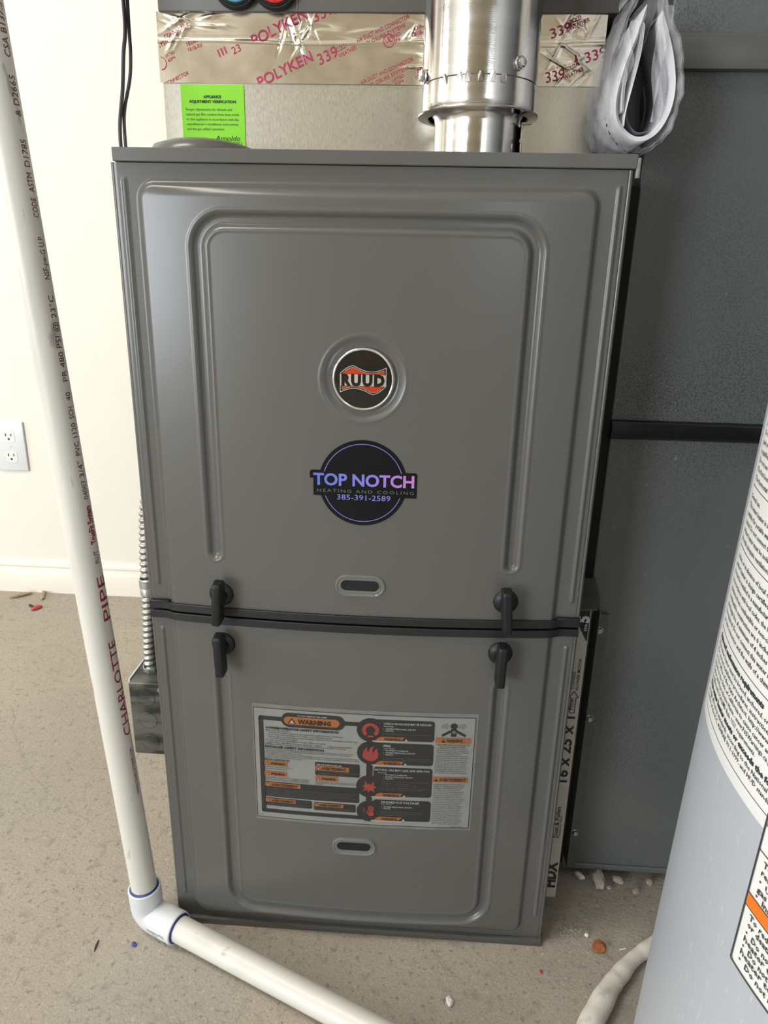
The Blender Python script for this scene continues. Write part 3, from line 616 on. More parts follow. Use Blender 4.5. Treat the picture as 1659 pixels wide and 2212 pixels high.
# ------------------------------------------------------------------ return air duct right of the furnace
duct = thing('return_air_duct', 'dull galvanised sheet metal return duct standing right of the furnace', 'duct', (.80, .40, .010))
DY = .110; DR = 1.12
MB().box((.4815, DY, .012), (DR, .70, .6035), .0012, 1).build('lower_duct_panel', 'duct', duct, smooth=False)
MB().box((.4800, DY, .6215), (DR, .70, .9520), .0012, 1).build('middle_duct_panel', 'duct', duct, smooth=False)
MB().box((.4900, DY+.004, .9800), (DR, .70, 1.45), .004, 2).build('upper_duct_panel', 'duct', duct)
MB().box((.4830, DY-.009, .9510), (DR+.002, .70, .9775), .0016, 2).box((.4830, DY-.004, .9765), (DR+.002, .70, .9815), .0015, 2).build('seam_cap', 'ductcap', duct)
MB().box((.4815, DY-.0035, .0130), (DR, DY+.01, .0215), .0015, 1).build('bottom_hem', 'duct', duct, smooth=False)
# sealed black joint, slightly lumpy
xs = np.linspace(.4800, DR, 120); b = MB(); prof = [(0, .6030), (.004, .6022), (.0085, .6045), (.0100, .6090), (.0098, .6150), (.0088, .6195), (.0062, .6222), (0, .6230)]
V = []
for i, x in enumerate(xs):
    for k, (dd, zz) in enumerate(prof):
        j = (math.sin(i*.9+k*2.1)*.5+math.sin(i*2.3-k*1.3)*.5)*.0005 if 0 < k < 7 else 0
        V.append((x, DY+.001-dd-j, zz+j*.8))
n = len(prof); F = [(i*n+k, (i+1)*n+k, (i+1)*n+k+1, i*n+k+1) for i in range(len(xs)-1) for k in range(n-1)]+[tuple(range(n))]
b.add(V, F).build('sealed_joint', 'tapeblack', duct, angle=70, label='glossy black sealed joint band')
# filter rack: black gap fill, cover sheet, screw flange
MB().box((.4475, .108, .4340), (.4800, .40, .852), .0005, 1).build('gap_fill', 'dark', duct, smooth=False)  # plain black box filling the dark gap between furnace and duct
MB().box((.4668, .085, .02), (.4700, .42, .428)).box((.4700, .112, .02), (.4815, .42, .428)).build('filter_rack', 'dark', duct, smooth=False)
MB().add([(.4478, .030, .4330), (.4478, .1095, .4370), (.4850, .1095, .4370), (.4800, .062, .4330), (.4705, .034, .4330),
          (.4478, .030, .4318), (.4478, .1095, .4358), (.4850, .1095, .4358), (.4800, .062, .4318), (.4705, .034, .4318),
          (.4800, .062, .4150), (.4850, .1095, .4000)],
         [(0, 4, 3, 2, 1), (5, 6, 7, 8, 9), (0, 5, 9, 4), (4, 9, 8, 3), (3, 8, 7, 2), (8, 10, 11, 7)]).build('rack_cover', 'ductcap', duct, smooth=False)
MB().box((.4866, .1040, .0160), (.5045, .1102, .3930), .0004, 1).box((.4866, .0800, .0400), (.4878, .1055, .4080), .0002, 1).build('screw_flange', 'ductcap', duct, smooth=False)
for x, z in ((.4955, .372), (.4975, .2505), (.4985, .0755)):
    MB().lathe([(.0048, 0), (.0048, .0008), (.0040, .0012)], (x, .1045, z), (0, -1, 0), 20).lathe([(.0034, .001), (.0034, .0036), (.0028, .0042), (0, .0042)], (x, .1045, z), (0, -1, 0), 6).build('hex_screw', 'zinc', duct, smooth=False)

# ------------------------------------------------------------------ supply plenum and foil tape
PY = .120
plen = thing('supply_plenum', 'bright galvanised box plenum on top of the furnace with printed foil tape', 'duct', (.222, .40, H))
MB().box((.0085, PY, H), (.4330, .66, .9985), .0008, 1).build('sheet_metal_box', 'galv', plen, smooth=False)
def crease(x, z, x0, z0, ang, L_, wd):
    dx, dz = x-x0, z-z0; a = dx*math.cos(ang)+dz*math.sin(ang); c = -dx*math.sin(ang)+dz*math.cos(ang)
    return np.exp(-(a/L_)**2)*np.exp(-(c/wd)**2)
cr = []; rr_ = random.Random(3)
for (cx_, cz_, n_, sp) in ((.028, .986, 10, .010), (.140, .982, 13, .022), (.255, .985, 9, .014), (.408, .985, 12, .016), (.405, .952, 12, .013), (.398, .962, 8, .012), (.060, .992, 5, .02), (.180, .986, 5, .03), (.256, .960, 3, .006)):
    for k in range(n_):
        cr.append((cx_+rr_.uniform(-sp, sp), cz_+rr_.uniform(-.008, .008), rr_.uniform(-1.3, 1.3) if n_ > 5 else rr_.uniform(-.2, .2), rr_.uniform(.004, .014), rr_.uniform(.0008, .002), rr_.uniform(-.0016, .0020)))
def foil(x, z):
    h = .0010+.0003*math.sin(x*60+z*40)+.00025*math.sin(x*23-z*90)
    for c in cr: h += c[5]*crease(x, z, *c[:5])
    h += .0012*math.exp(-((z-.9745-.0012*math.sin(x*30))/.0016)**2)-.0010*math.exp(-((z-.9785)/.0020)**2)*(.5+.5*math.sin(x*19+1))
    return max(h, .0002)
_fx = np.linspace(.0070, .4340, 560); _fz = np.linspace(.9398, .9995, 90); XX, ZZ = np.meshgrid(_fx, _fz)
FH = .0010+.0003*np.sin(XX*60+ZZ*40)+.00025*np.sin(XX*23-ZZ*90)
for c in cr: FH += c[5]*crease(XX, ZZ, *c[:5])
FH += .0012*np.exp(-((ZZ-.9745-.0012*np.sin(XX*30))/.0016)**2)-.0010*np.exp(-((ZZ-.9785)/.0020)**2)*(.5+.5*np.sin(XX*19+1))
FH = np.maximum(FH, .0002)
def sheet(name, r0, r1, m_, parent):
    nx = len(_fx); V = np.stack([XX[r0:r1], PY-FH[r0:r1], ZZ[r0:r1]], -1).reshape(-1, 3); k = r1-r0
    F = [(j*nx+i, j*nx+i+1, (j+1)*nx+i+1, (j+1)*nx+i) for j in range(k-1) for i in range(nx-1)]
    return MB().add(V.tolist(), F).build(name, m_, parent, angle=180)
tape_lo = sheet('foil_tape', 0, 54, 'foil', plen); tape_up = sheet('foil_tape', 53, 90, 'foil', plen)
def tmap(x, z):
    i = int(np.clip(round((x-.0070)/(.4270)*559), 0, 559)); j = int(np.clip(round((z-.9398)/.0597*89), 0, 89))
    return (x, PY-FH[j, i]-.0006, z)
def cut(mb, z0, z1, x0=.0085, x1=.4335):      # keep only faces inside the strip of tape (print is cut at the tape's edge)
    v = mb.v; mb.f = [f for f in mb.f if all(z0 <= v[i][2] <= z1 and x0 <= v[i][0] <= x1 for i in f)]; return mb
def clip_text(mb, t, x, z, wd, h, z0, z1, bold=0, ang=0):
    """lettering printed on tape and cut off by the tape's edges: triangulated glyphs, faces outside dropped"""
    v, f = glyphs(t, bold, 4); bw = v[:, 0].max()-v[:, 0].min(); sxx = wd/bw; sz_ = h/CAP
    bm = bmesh.new(); vs = [bm.verts.new((a*sxx, 0, b_2*sz_)) for a, b_2 in v]
    for q in f:
        try: bm.faces.new([vs[i] for i in q])
        except ValueError: pass
    bm.transform(Matrix.Translation((x, 0, z)) @ Matrix.Rotation(-ang, 4, 'Y'))
    for co, no in (((0, 0, z0), (0, 0, -1)), ((0, 0, z1), (0, 0, 1)), ((.0085, 0, 0), (-1, 0, 0)), ((.4335, 0, 0), (1, 0, 0))):
        bmesh.ops.bisect_plane(bm, geom=list(bm.verts)+list(bm.edges)+list(bm.faces), plane_co=co, plane_no=no, clear_outer=True)
    bm.verts.index_update(); q_ = MB(); mb.parts = getattr(mb, 'parts', []) + [q_]; q_.add([tmap(v_.co.x, v_.co.z) for v_ in bm.verts], [[v_.index for v_ in q.verts] for q in bm.faces]); bm.free()
A_ = .42
def tape_print(z0, z1, dz, dx):
    g = MB()
    clip_text(g, 'III', .0660+dx, .9615+dz, .0085, .0062, z0, z1, .0, A_); clip_text(g, '23', .0805+dx, .9640+dz, .0085, .0062, z0, z1, .0, A_)
    clip_text(g, 'POLYKEN', .1050+dx, .9360+dz, .058, .0088, z0, z1, .012, A_); clip_text(g, '339', .1640+dx, .9555+dz, .0200, .0092, z0, z1, .0, A_)
    clip_text(g, 'COLD', .1815+dx, .9670+dz, .0095, .0034, z0, z1, .0, A_); clip_text(g, 'WEATHER', .1835+dx, .9620+dz, .0185, .0034, z0, z1, .0, A_)
    clip_text(g, 'AIR DUCT AND CONNECTOR', .2050+dx, .9395+dz, .0540, .0032, z0, z1, .0, A_*.95); clip_text(g, 'CLOSURE SYSTEMS', .2140+dx, .9375+dz, .0400, .0032, z0, z1, .0, A_*.95)
    clip_text(g, 'LISTED', .2350+dx, .9415+dz, .0125, .0028, z0, z1, .0, A_); clip_text(g, '82P4', .2380+dx, .9385+dz, .0090, .0028, z0, z1, .0, A_)
    clip_text(g, '181A-P', .2560+dx, .9490+dz, .0150, .0032, z0, z1, .0, A_*.7); clip_text(g, '181B-FX', .2570+dx, .9445+dz, .0170, .0032, z0, z1, .0, A_*.7)
    return g
g = tape_print(.9402, .9748, 0, 0)
clip_text(g, '339', .3815, .9425, .0180, .0088, .9402, .9748, .0, .20); clip_text(g, 'COLD', .3995, .9515, .0100, .0036, .9402, .9748, 0, A_); clip_text(g, 'WEATHER', .3995, .9455, .0190, .0034, .9402, .9748, 0, A_)
clip_text(g, 'I', .4085, .9570, .0012, .0085, .9402, .9748, .02, .3); clip_text(g, '339', .4170, .9590, .0200, .0085, .9402, .9748, .0, .30)
clip_text(g, '181A-P', .0350, .9705, .0125, .0030, .9402, .9748, 0, .3); clip_text(g, '181B-FX', .0360, .9660, .0150, .0030, .9402, .9748, 0, .3)
clip_text(g, 'LISTED', .0140, .9605, .0100, .0026, .9402, .9748, 0, .45); clip_text(g, '82P4', .0165, .9570, .0080, .0026, .9402, .9748, 0, .45); clip_text(g, 'CONNECTOR', .0120, .9370, .0260, .0032, .9402, .9748, 0, .4)
clip_text(g, 'SYSTEMS', .0080, .9690, .0180, .0032, .9402, .9748, 0, .42)
g.ring(.0090, .9560, .0050, .0056, tmap, -PI/2, PI/2, 24).build('tape_ring_print', 'tapeink', tape_lo)
for q_ in g.parts:
    if q_.f: q_.build('tape_lettering', 'tapeink', tape_lo, smooth=False)
g = tape_print(.9752, .9990, .0350, -.0045)
g.ring(.2310, .9765, .0050, .0057, tmap, n=40); clip_text(g, 'UL', .2282, .9742, .0056, .0045, .9702, .9990, .02, .3)
clip_text(g, '339', .3830, .9785, .0200, .0080, .9752, .9990, .0, .35); clip_text(g, 'COLD', .4000, .9905, .0105, .0036, .9752, .9990, 0, A_); clip_text(g, 'WEATHER', .4005, .9855, .0190, .0034, .9752, .9990, 0, A_)
clip_text(g, 'CONNECTOR', .0140, .9765, .0270, .0034, .9752, .9990, 0, .4)
g.build('tape_ring_print', 'tapeink', tape_up)
for q_ in g.parts:
    if q_.f: q_.build('tape_lettering', 'tapeink', tape_up, smooth=False)

# green verification tag stuck on the plenum
gy = PY-.0009
tg = MB().box((.0262, gy, .8790), (.0895, PY-.0002, .9388), .0002, 1).build('green_tag', 'green', plen, smooth=False, label='bright green paper verification tag')
g = MB(); gm = plane_y(gy, .0003)
for t, cx_, z, wd, h, bo in (('APPLIANCE', .0577, .9268, .0180, .0023, .04), ('ADJUSTMENT VERIFICATION', .0577, .9226, .0470, .0023, .04)): g.text(t, cx_-wd/2, z, wd, h, gm, bold=bo)
for i, (t, wd) in enumerate((('Proper adjustments for altitude and', .046), ('natural gas Btu content have been made', .053), ('to this appliance in accordance with the', .0525), ('manufacturer\u2019s installation instructions', .052), ('and the gas utility\u2019s practices.', .038))): g.text(t, .0308, .9158-i*.0043, wd, .0021, gm)
g.text('Technician Name:', .0318, .8898, .0235, .0021, gm); g.line([(.0575, .8880), (.0845, .8882)], .0003, gm)
g.text('Arnoldo', .0585, .8892, .0250, .0046, gm, slant=.35); g.text('HVAC TECH', .0585, .8840, .0265, .0036, gm, slant=.2); g.line([(.0318, .8835), (.084, .8835)], .0003, gm)
g.build('tag_print', 'ink', tg)['kind'] = 'stuff'

# ------------------------------------------------------------------ evaporator coil case above the plenum
coil = thing('evaporator_coil_case', 'brown grey painted coil cabinet above the foil taped plenum', 'coil cabinet', (.222, .40, .9985))
MB().box((.0100, PY-.004, .9987), (.4440, .68, 1.45), .0015, 2).build('coil_cabinet', 'coilpaint', coil)
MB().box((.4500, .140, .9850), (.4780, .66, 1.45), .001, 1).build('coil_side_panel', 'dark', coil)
MB().tube([(.1440, PY-.0045, 1.0005), (.1442, PY-.0045, 1.10)], .0004, 6).build('hanging_wire', 'zinc', coil)
def port(x, z, cap, label):
    O = (x, PY-.004, z); AX = (0, -1, 0)
    p = MB().lathe([(.0185, 0), (.0215, 0), (.0220, .003), (.0215, .0065), (.0205, .0075), (.0190, .0070), (.0185, .003)], O, AX, 56).build('refrigerant_port', 'foam', coil, label=label)
    MB().lathe([(.0166, .002), (.0186, .003), (.0186, .0070), (.0176, .0078), (.0166, .0070)], O, AX, 56).build('port_ring', 'edge', p)
    MB().lathe([(.0140, .002), (.0166, .003), (.0166, .0078), (.0156, .0088), (.0144, .0075), (.0140, .003)], O, AX, 56).build('port_cap', cap, p)
    q = MB().lathe([(0, .0045), (.0120, .0045), (.0142, .0030)], O, AX, 40)
    if cap == 'redring':
        for k in range(3): a = k*2.1+.4; q.tube([(x, PY-.0105, z), (x+.0145*math.cos(a), PY-.0105, z+.0145*math.sin(a))], .0017, 8)
    q.build('port_plug', 'grease' if cap == 'bluering' else 'redring', p)
port(.0870, 1.0205, 'bluering', 'black foam sleeved port with blue cap ring')
port(.1245, 1.0200, 'redring', 'black foam sleeved port with red cap')

# ------------------------------------------------------------------ flue pipe
fx, fy = .3156, .0620
flue = thing('flue_pipe', 'shiny galvanised round flue pipe rising from the furnace top', 'flue pipe', (fx, fy, H))
MB().lathe([(.0380, 0), (.0380, .030), (.0388, .0345), (.0408, .0368)], (fx, fy, H), n=96).build('lower_pipe', 'flue', flue)
MB().lathe([(.0400, .0372), (.0400, .0390), (.0535, .0382), (.0540, .0372), (.0535, .0362), (.0450, .0350), (.0440, .0362)], (fx, fy, H), n=96).build('collar_flange', 'flue', flue)
MB().lathe([(.0490, .0385), (.0500, .0405), (.0503, .0440), (.0500, .0640), (.0506, .0642), (.0500, .0655)], (fx, fy, H), n=96).build('collar_sleeve', 'flue', flue)
MB().lathe([(.0498, .0600), (.0508, .0610), (.0508, .60)], (fx, fy, H), n=96).build('upper_pipe', 'flue', flue)
for a_ in (-.88, -.62, -.50, -.30, -.12, .05):      # crimps of the collar
    a = -PI/2+a_*1.1+.3; c_ = Vector((fx+.0503*math.cos(a), fy+.0503*math.sin(a), H+.0585))
    b = MB(); ex = Vector((-math.sin(a), math.cos(a), 0)); en = Vector((math.cos(a), math.sin(a), 0))
    b.add([c_-ex*.0030+Vector((0, 0, .0040))-en*.0003, c_+ex*.0030+Vector((0, 0, .0040))-en*.0003, c_+ex*.0022-Vector((0, 0, .0035))+en*.0004, c_-ex*.0022-Vector((0, 0, .0035))+en*.0004, c_+Vector((0, 0, .004))+en*.0016], [(0, 3, 4), (3, 2, 4), (2, 1, 4)])
    b.build('crimp', 'flue', flue, smooth=False)
for a_, z_ in ((-1.38, .0655), (.72, .0705)):
    a = -PI/2+a_*.88; en = Vector((math.cos(a), math.sin(a), 0)); c_ = Vector((fx, fy, H+z_))+en*.0515
    MB().lathe([(.0056, 0), (.0056, .0010), (.0046, .0015)], c_, en, 24).lathe([(.0040, .001), (.0040, .0042), (.0032, .0050), (.0010, .0046), (0, .0046)], c_, en, 6).build('hex_screw', 'zinc', flue, smooth=False)
MB().box((.3532, .042, H), (.3552, .064, .8935), .0004, 1).box((.3532, .040, .893), (.3620, .046, .8945), .0003, 1).lathe([(.0022, 0), (.0022, .0012), (0, .0012)], (.3545, .042, .880), (0, -1, 0), 12).build('pipe_seam', 'flue', flue)

# ------------------------------------------------------------------ instruction booklets folded in a clear bag
def closed_curve(pts, n=90):
    P = [Vector(p) for p in pts]; m_ = len(P); out = []
    for i in range(m_-1):
        a, b_2, c, d = P[max(i-1, 0)], P[i], P[i+1], P[min(i+2, m_-1)]
        for k in range(n//m_+1):
            t = k/(n//m_+1); out.append(.5*((2*b_2)+(-a+c)*t+(2*a-5*b_2+4*c-d)*t*t+(-a+3*b_2-3*c+d)*t**3))
    out.append(P[-1]); return out
outer = [(.4370, .990), (.4290, .968), (.4215, .945), (.4188, .920), (.4215, .896), (.4300, .8795), (.4450, .8695), (.4600, .8705), (.4715, .8810), (.4785, .9010), (.4790, .9230), (.4735, .9460), (.4620, .9680), (.4500, .990)]
b = MB()
def loopsheet(pts, y0, y1, off, th, n=96, wav=0., ny=10):
    P = closed_curve([(x, 0, z) for x, z in pts], n); k = len(P); V = []
    for j in range(ny+1):
        y = y0+(y1-y0)*j/ny
        for i in range(k):
            t = (P[min(i+1, k-1)]-P[max(i-1, 0)]).normalized(); nn = Vector((t.z, 0, -t.x))
            q = P[i]-nn*(off+wav*(math.sin(i*.55+j*1.3)+.6*math.sin(i*1.31-j*.7)))*1.0
            V.append((q.x, y+wav*math.sin(i*.8), q.z))
    F = [(j*k+i, j*k+i+1, (j+1)*k+i+1, (j+1)*k+i) for j in range(ny) for i in range(k-1)]
    return V, F
# booklet 1: three leaves following the loop
bk = thing('folded_booklet', 'thick white stapled booklet curled inside the clear bag, outer one', 'booklet', (.45, .07, .872))
pages = [(.4445, .9760), (.4395, .9560), (.4330, .935), (.4288, .915), (.4290, .899), (.4350, .8865), (.4470, .8785), (.4590, .8800), (.4680, .8885), (.4738, .9030), (.4745, .9200), (.4700, .9400), (.4635, .9570), (.4570, .9720)]
for k in range(5):
    g = MB(); V, F = loopsheet([(x+(.450-x)*.022*k, z+(.915-z)*.022*k) for x, z in pages], .020+.0006*k, .100, 0, 0, 90, 0, 3); g.add(V, F)
    o = g.build('page', 'paper', bk, angle=180); s_ = o.modifiers.new('t', 'SOLIDIFY'); s_.thickness = .0006
bk2 = thing('folded_leaflet', 'slimmer white leaflet bent double inside the booklet curl', 'booklet', (.44, .07, .885))
pg2 = [(.4335, .9000), (.4322, .9200), (.4345, .9400), (.4395, .9590), (.4425, .9640), (.4448, .9600), (.4440, .9400), (.4405, .9180), (.4375, .9000), (.4372, .8890)]
for k in range(3):
    g = MB(); V, F = loopsheet([(x+(.4385-x)*.16*k, z-(.0016*k if z > .94 else 0)) for x, z in pg2], .021+.0006*k, .100, 0, 0, 80, 0, 3); g.add(V, F)
    o = g.build('page', 'paper', bk2, angle=180); s_ = o.modifiers.new('t', 'SOLIDIFY'); s_.thickness = .0006
# grey inner cover sheets
g = MB(); V, F = loopsheet([(.4540, .9750), (.4480, .9500), (.4425, .925), (.4400, .9050), (.4430, .8930), (.4510, .8860), (.4620, .8880)], .030, .100, 0, 0, 70, 0, 3); g.add(V, F)
o = g.build('cover', 'greypaper', bk, angle=180); s_ = o.modifiers.new('t', 'SOLIDIFY'); s_.thickness = .0004
g = MB().grid(np.linspace(.434, .470, 12), np.linspace(.886, .966, 14), lambda u, v: (u+.003*math.sin(v*80), .098+.002*math.sin(u*200), v)); g.build('back_cover', 'greypaper', bk, angle=180)
bag = thing('clear_plastic_bag', 'crumpled clear plastic bag holding booklets on the furnace corner', 'plastic bag', (.45, .07, .868))
g = MB(); V, F = loopsheet(outer, .012, .104, 0, 0, 110, .0007, 14); g.add(V, F)
V, F = loopsheet([(x+(.450-x)*.07, z+(.915-z)*.05) for x, z in outer], .010, .104, 0, 0, 100, .0009, 12); g.add(V, F); g.build('bag_film', 'bag', bag, angle=180)
g = MB()
def flap(pts, seed, amp=.002):
    r = random.Random(seed); n = 14; a = [Vector(p) for p in pts]; V = []
    for j in range(n+1):
        for i in range(n+1):
            u, v = i/n, j/n; p = a[0].lerp(a[1], u).lerp(a[3].lerp(a[2], u), v)
            V.append((p.x+amp*math.sin(7*u+9*v+seed), p.y+amp*1.5*math.sin(11*u-6*v+seed*2), p.z+amp*math.sin(8*v+5*u+seed*3)))
    F = [(j*(n+1)+i, j*(n+1)+i+1, (j+1)*(n+1)+i+1, (j+1)*(n+1)+i) for j in range(n) for i in range(n)]; return V, F
for q in ([(.452, .018, .985), (.462, .016, .975), (.4660, .022, .8955), (.4585, .020, .8905), ], [(.455, .03, .985), (.470, .028, .955), (.4760, .03, .905), (.4660, .03, .8930)], [(.424, .016, .972), (.445, .014, .990), (.441, .02, 1.02), (.420, .02, .995)],
          [(.437, .02, .990), (.452, .02, .985), (.452, .03, 1.03), (.436, .03, 1.03)], [(.4300, .013, .965), (.4375, .012, .958), (.4330, .014, .915), (.4270, .014, .920)]):
    V, F = flap(q, len(g.v)); g.add(V, F)
g.build('bag_fold', 'bag', bag, angle=180)
g = MB()
def bagmap(u, v):     # print on the lower left outside of the bag
    P = BAGP; t = (v)/1.0; i = int(np.clip(t*(len(P)-1), 0, len(P)-1)); p = P[i]; return (p.x-.0012, .022+u, p.z-.0010)
BAGP = closed_curve([(x, 0, z) for x, z in outer], 110)[26:62]
g.text('KEEP BAG AWAY FROM BABIES', 0, 0, .60, .05, lambda u, v: bagmap(v*.07-.004, .18+u), bold=.03)
g.build('bag_print', 'inksoft', bag)

# ------------------------------------------------------------------ black cables left of the furnace
def smooth_path(pts, n=10):
    return [tuple(p) for p in closed_curve(pts, n*len(pts))]
cableA = smooth_path([(-.0525, .20, 1.40), (-.0540, .20, 1.20), (-.0550, .20, 1.06), (-.0555, .20, 1.010), (-.0595, .20, .985), (-.0640, .20, .950), (-.0700, .20, .918), (-.0712, .20, .890), (-.0690, .20, .860), (-.0640, .18, .70), (-.050, .15, .55), (-.0355, .12, .47)])
cableB = smooth_path([(-.0490, .203, 1.40), (-.0505, .203, 1.20), (-.0515, .203, 1.06), (-.0525, .203, 1.010), (-.0530, .203, .985), (-.0560, .203, .962), (-.0640, .203, .935), (-.0665, .203, .918), (-.0668, .203, .890), (-.0650, .203, .860), (-.0600, .185, .70), (-.045, .16, .55), (-.030, .13, .46)])
tag(MB().tube(cableA, .0021, 10).build('black_cable', 'cable', loc=(-.055, .2, 1.0)), 'left of two thin black cables hanging left of the furnace', 'cable', 'black cables beside the furnace')
tag(MB().tube(cableB, .0019, 10).build('black_cable', 'cable', loc=(-.05, .2, 1.0)), 'right of two thin black cables hanging left of the furnace', 'cable', 'black cables beside the furnace')

# ------------------------------------------------------------------ junction box and flexible conduit on the furnace side
jb = thing('junction_box', 'smeared grey steel junction box with round knockouts on the furnace side', 'junction box', (-.033, .11, .195))
JX0, JX1, JY, JZ0, JZ1 = -.0625, -.0005, .060, .1955, .2960
MB().box((JX0, JY, JZ0), (JX1, .155, JZ1), .0012, 1).build('box_body', 'box', jb, smooth=False)
MB().box((JX0-.0022, JY+.006, JZ0-.001), (JX0-.0002, .160, JZ1+.0012), .0004, 1).build('cover_plate', 'plate', jb, smooth=False, label='pale edge of the box cover')
for z in (.2755, .2445, .2135):
    MB().lathe([(.0106, -.0001), (.0106, .0003), (.0103, .0005), (0, .0005)], (-.0420, JY, z), (0, -1, 0), 32).lathe([(.0109, .0), (.0116, .0), (.0116, .00025), (.0109, .00025)], (-.0420, JY, z), (0, -1, 0), 32).build('knockout', 'box', jb, angle=15)
MB().lathe([(.0036, -.0001), (.0036, .0008), (0, .0010)], (-.024, JY, .2880), (0, -1, 0), 16).build('tab_rivet', 'coupling', jb)
MB().lathe([(.0100, 0), (.0100, .0045), (.0088, .0050)], (-.0460, .092, JZ1), n=8).build('locknut', 'coupling', jb, smooth=False)
cd = thing('flexible_conduit', 'ribbed aluminium flexible conduit rising from the junction box', 'conduit', (-.0395, .092, JZ1+.005))
def spath(z): 
    return (float(np.interp(z, [.30, .33, .37, .41, .45, .50, .54, .57, .60], [-.0460, -.0452, -.0425, -.0402, -.0386, -.0345, -.0275, -.0180, -.0070])), .092, z)
V = []; F = []; n = 20; z = .301; pitch = .0078; steps = int((.600-.301)/pitch*10)
for i in range(steps+1):
    zz = .301+i*pitch/10; c = spath(zz)
    for k in range(n):
        a = 2*PI*k/n; ph = (zz-.301)/pitch*2*PI - a; r = .0080+.0010*math.cos(ph); V.append((c[0]+r*math.cos(a), c[1]+r*math.sin(a), zz))
for i in range(steps):
    for k in range(n): F.append((i*n+k, i*n+(k+1) % n, (i+1)*n+(k+1) % n, (i+1)*n+k))
MB().add(V, F).build('ribbed_sleeve', 'conduit', cd, angle=180)
MB().lathe([(.0088, 0), (.0098, .001), (.0098, .0080), (.0090, .0095), (.0102, .0100), (.0102, .0200), (.0088, .0212)], (-.0402, .092, .3985), n=24).build('coupling', 'coupling', cd)

# ------------------------------------------------------------------ PVC drain pipe
pv = thing('pvc_drain_pipe', 'white plastic drain pipe rising at left and running across the floor', 'pipe', (-.04, -.0085, 0))
PR = .0150
pb = Vector((-.0352, -.0105, .0450)); ptop = Vector((-.0996, -.0105, 1.15)); pdir = (ptop-pb).normalized()
MB().tube([pb+pdir*1.105*k/8 for k in range(9)], PR, 40).build('upright_pipe', 'pvc', pv)
h0 = Vector((-.0360, -.0105, .0200)); hd = Vector((.2326+.0360, -.1263+.0105, 0)).normalized()
m_ = M['pvc'].copy(); M['pvc_h'] = m_
for nd in m_.node_tree.nodes:
    if nd.type == 'MAPPING':
        s_ = nd.inputs['Scale'].default_value; 
        if s_[2] < .9: nd.inputs['Scale'].default_value = (s_[2]*1.5, 1, 1)
MB().tube([h0+hd*(.040+.37*k/6) for k in range(7)], PR, 40).build('floor_pipe', 'pvc_h', pv)
# elbow: bend between the two sockets
pts = []; a0 = h0+Vector((0, 0, 1))*0
bend = [pb+pdir*.014, pb+pdir*.002, Vector((-.0354, -.0105, .0400))]
for k in range(9):
    t = k/8; c0 = Vector((-.0354, -.0105, .0380)); c1 = h0; c2 = h0+hd*.018
    bend.append(c0*(1-t)**2+c1*2*t*(1-t)+c2*t*t)
bend += [h0+hd*.026, h0+hd*.050]
MB().tube(bend, [.0192, .0192, .0190]+[.0188]*9+[.0192, .0192], 40, caps=False).build('elbow', 'pvc_fit', pv)
for c_, ax in ((bend[0], pdir), (bend[-1], hd)):
    MB().lathe([(.0192, -.0001), (.0186, .0008), (.0165, .0009), (.0158, -.001)], c_, ax, 48).build('socket_rim', 'pvc_fit', pv)
    MB().lathe([(.0176, .0004), (.0168, .0013), (.0152, .0018), (.0149, .0030)], c_, ax, 48).build('primer_ring', 'blue', pv, label='blue primer ring at the joint')
# printed line on the upright pipe
right = Vector((1, 0, 0)); front = Vector((0, -1, 0)); e1 = (right-pdir*right.dot(pdir)).normalized(); e2 = pdir.cross(e1)
def pmap(theta, rad=PR+.00025):
    def fn(u, v):          # u along the pipe upward, v around, letter tops to the left
        a = theta+v/PR; c_ = pb+pdir*u
        return tuple(c_+(e1*math.cos(a)-front.cross(e1).cross(e1)*0+ (-(e2))*math.sin(a))*rad)
    return fn
e2f = front-pdir*front.dot(pdir); e2f.normalize()
def pmap(theta):
    def fn(u, v):
        a = theta+v/PR; return tuple(pb+pdir*u+(e1*math.cos(a)+e2f*math.sin(a))*(PR+.0003))
    return fn
def ptext(mb, t, u0, u1, h, v0, bold=0): return mb.sliced(t, u0, v0, u1-u0, h, pmap(0), bold=bold)
ptext(MB(), 'CHARLOTTE', .2319, .3486, .0105, -.0024, .0).build('pipe_lettering', 'redink', pv)
ptext(MB(), 'PIPE', .3728, .4227, .0105, -.0024, .0).build('pipe_lettering', 'redink', pv)
ptext(MB(), 'TrueFit System', .4577, .4977, .0072, .0000, .03).build('pipe_lettering', 'redink', pv)
g = MB()
for t, a_, b_2, h_ in (('WWW.CHARLOTTEPIPE.COM', .1533, .2140, .0046), ('PLUT', .4369, .4503, .0058), ('04007', .5048, .5241, .0058), ('3/4"', .5273, .5435, .0062), ('PVC 1120', .5490, .5805, .0060), ('SCH', .5848, .5962, .0060), ('40', .6020, .6100, .0060), ('PR 480 PSI @ 23\u00b0C', .6199, .6966, .0060), ('NSF-pw-G U.P.', .7104, .7468, .0060),
    ('CODE', .7616, .7774, .0060), ('ASTM', .7818, .7969, .0060), ('D1785', .8015, .8226, .0060), ('& D2665', .8400, .8700, .0060), ('CSA B137.3', .8831, .9214, .0060)): ptext(g, t, a_, b_2, h_, .0006)
g.build('pipe_small_print', 'darkredink', pv)['kind'] = 'stuff'
hn = hd.cross(Vector((0, 0, 1))).normalized()
if hn.y > 0: hn = -hn
g = MB()
def hmap(u, v):
    a = v/.0192; return tuple(h0+hd*(.012+u)+(hn*math.cos(a)+Vector((0, 0, 1))*math.sin(a))*.01945)
g.text('CHARLOTTE', .006, -.0010, .0260, .0028, hmap).text('3/4', .013, -.0052, .008, .0022, hmap).build('elbow_print', 'inksoft', pv)

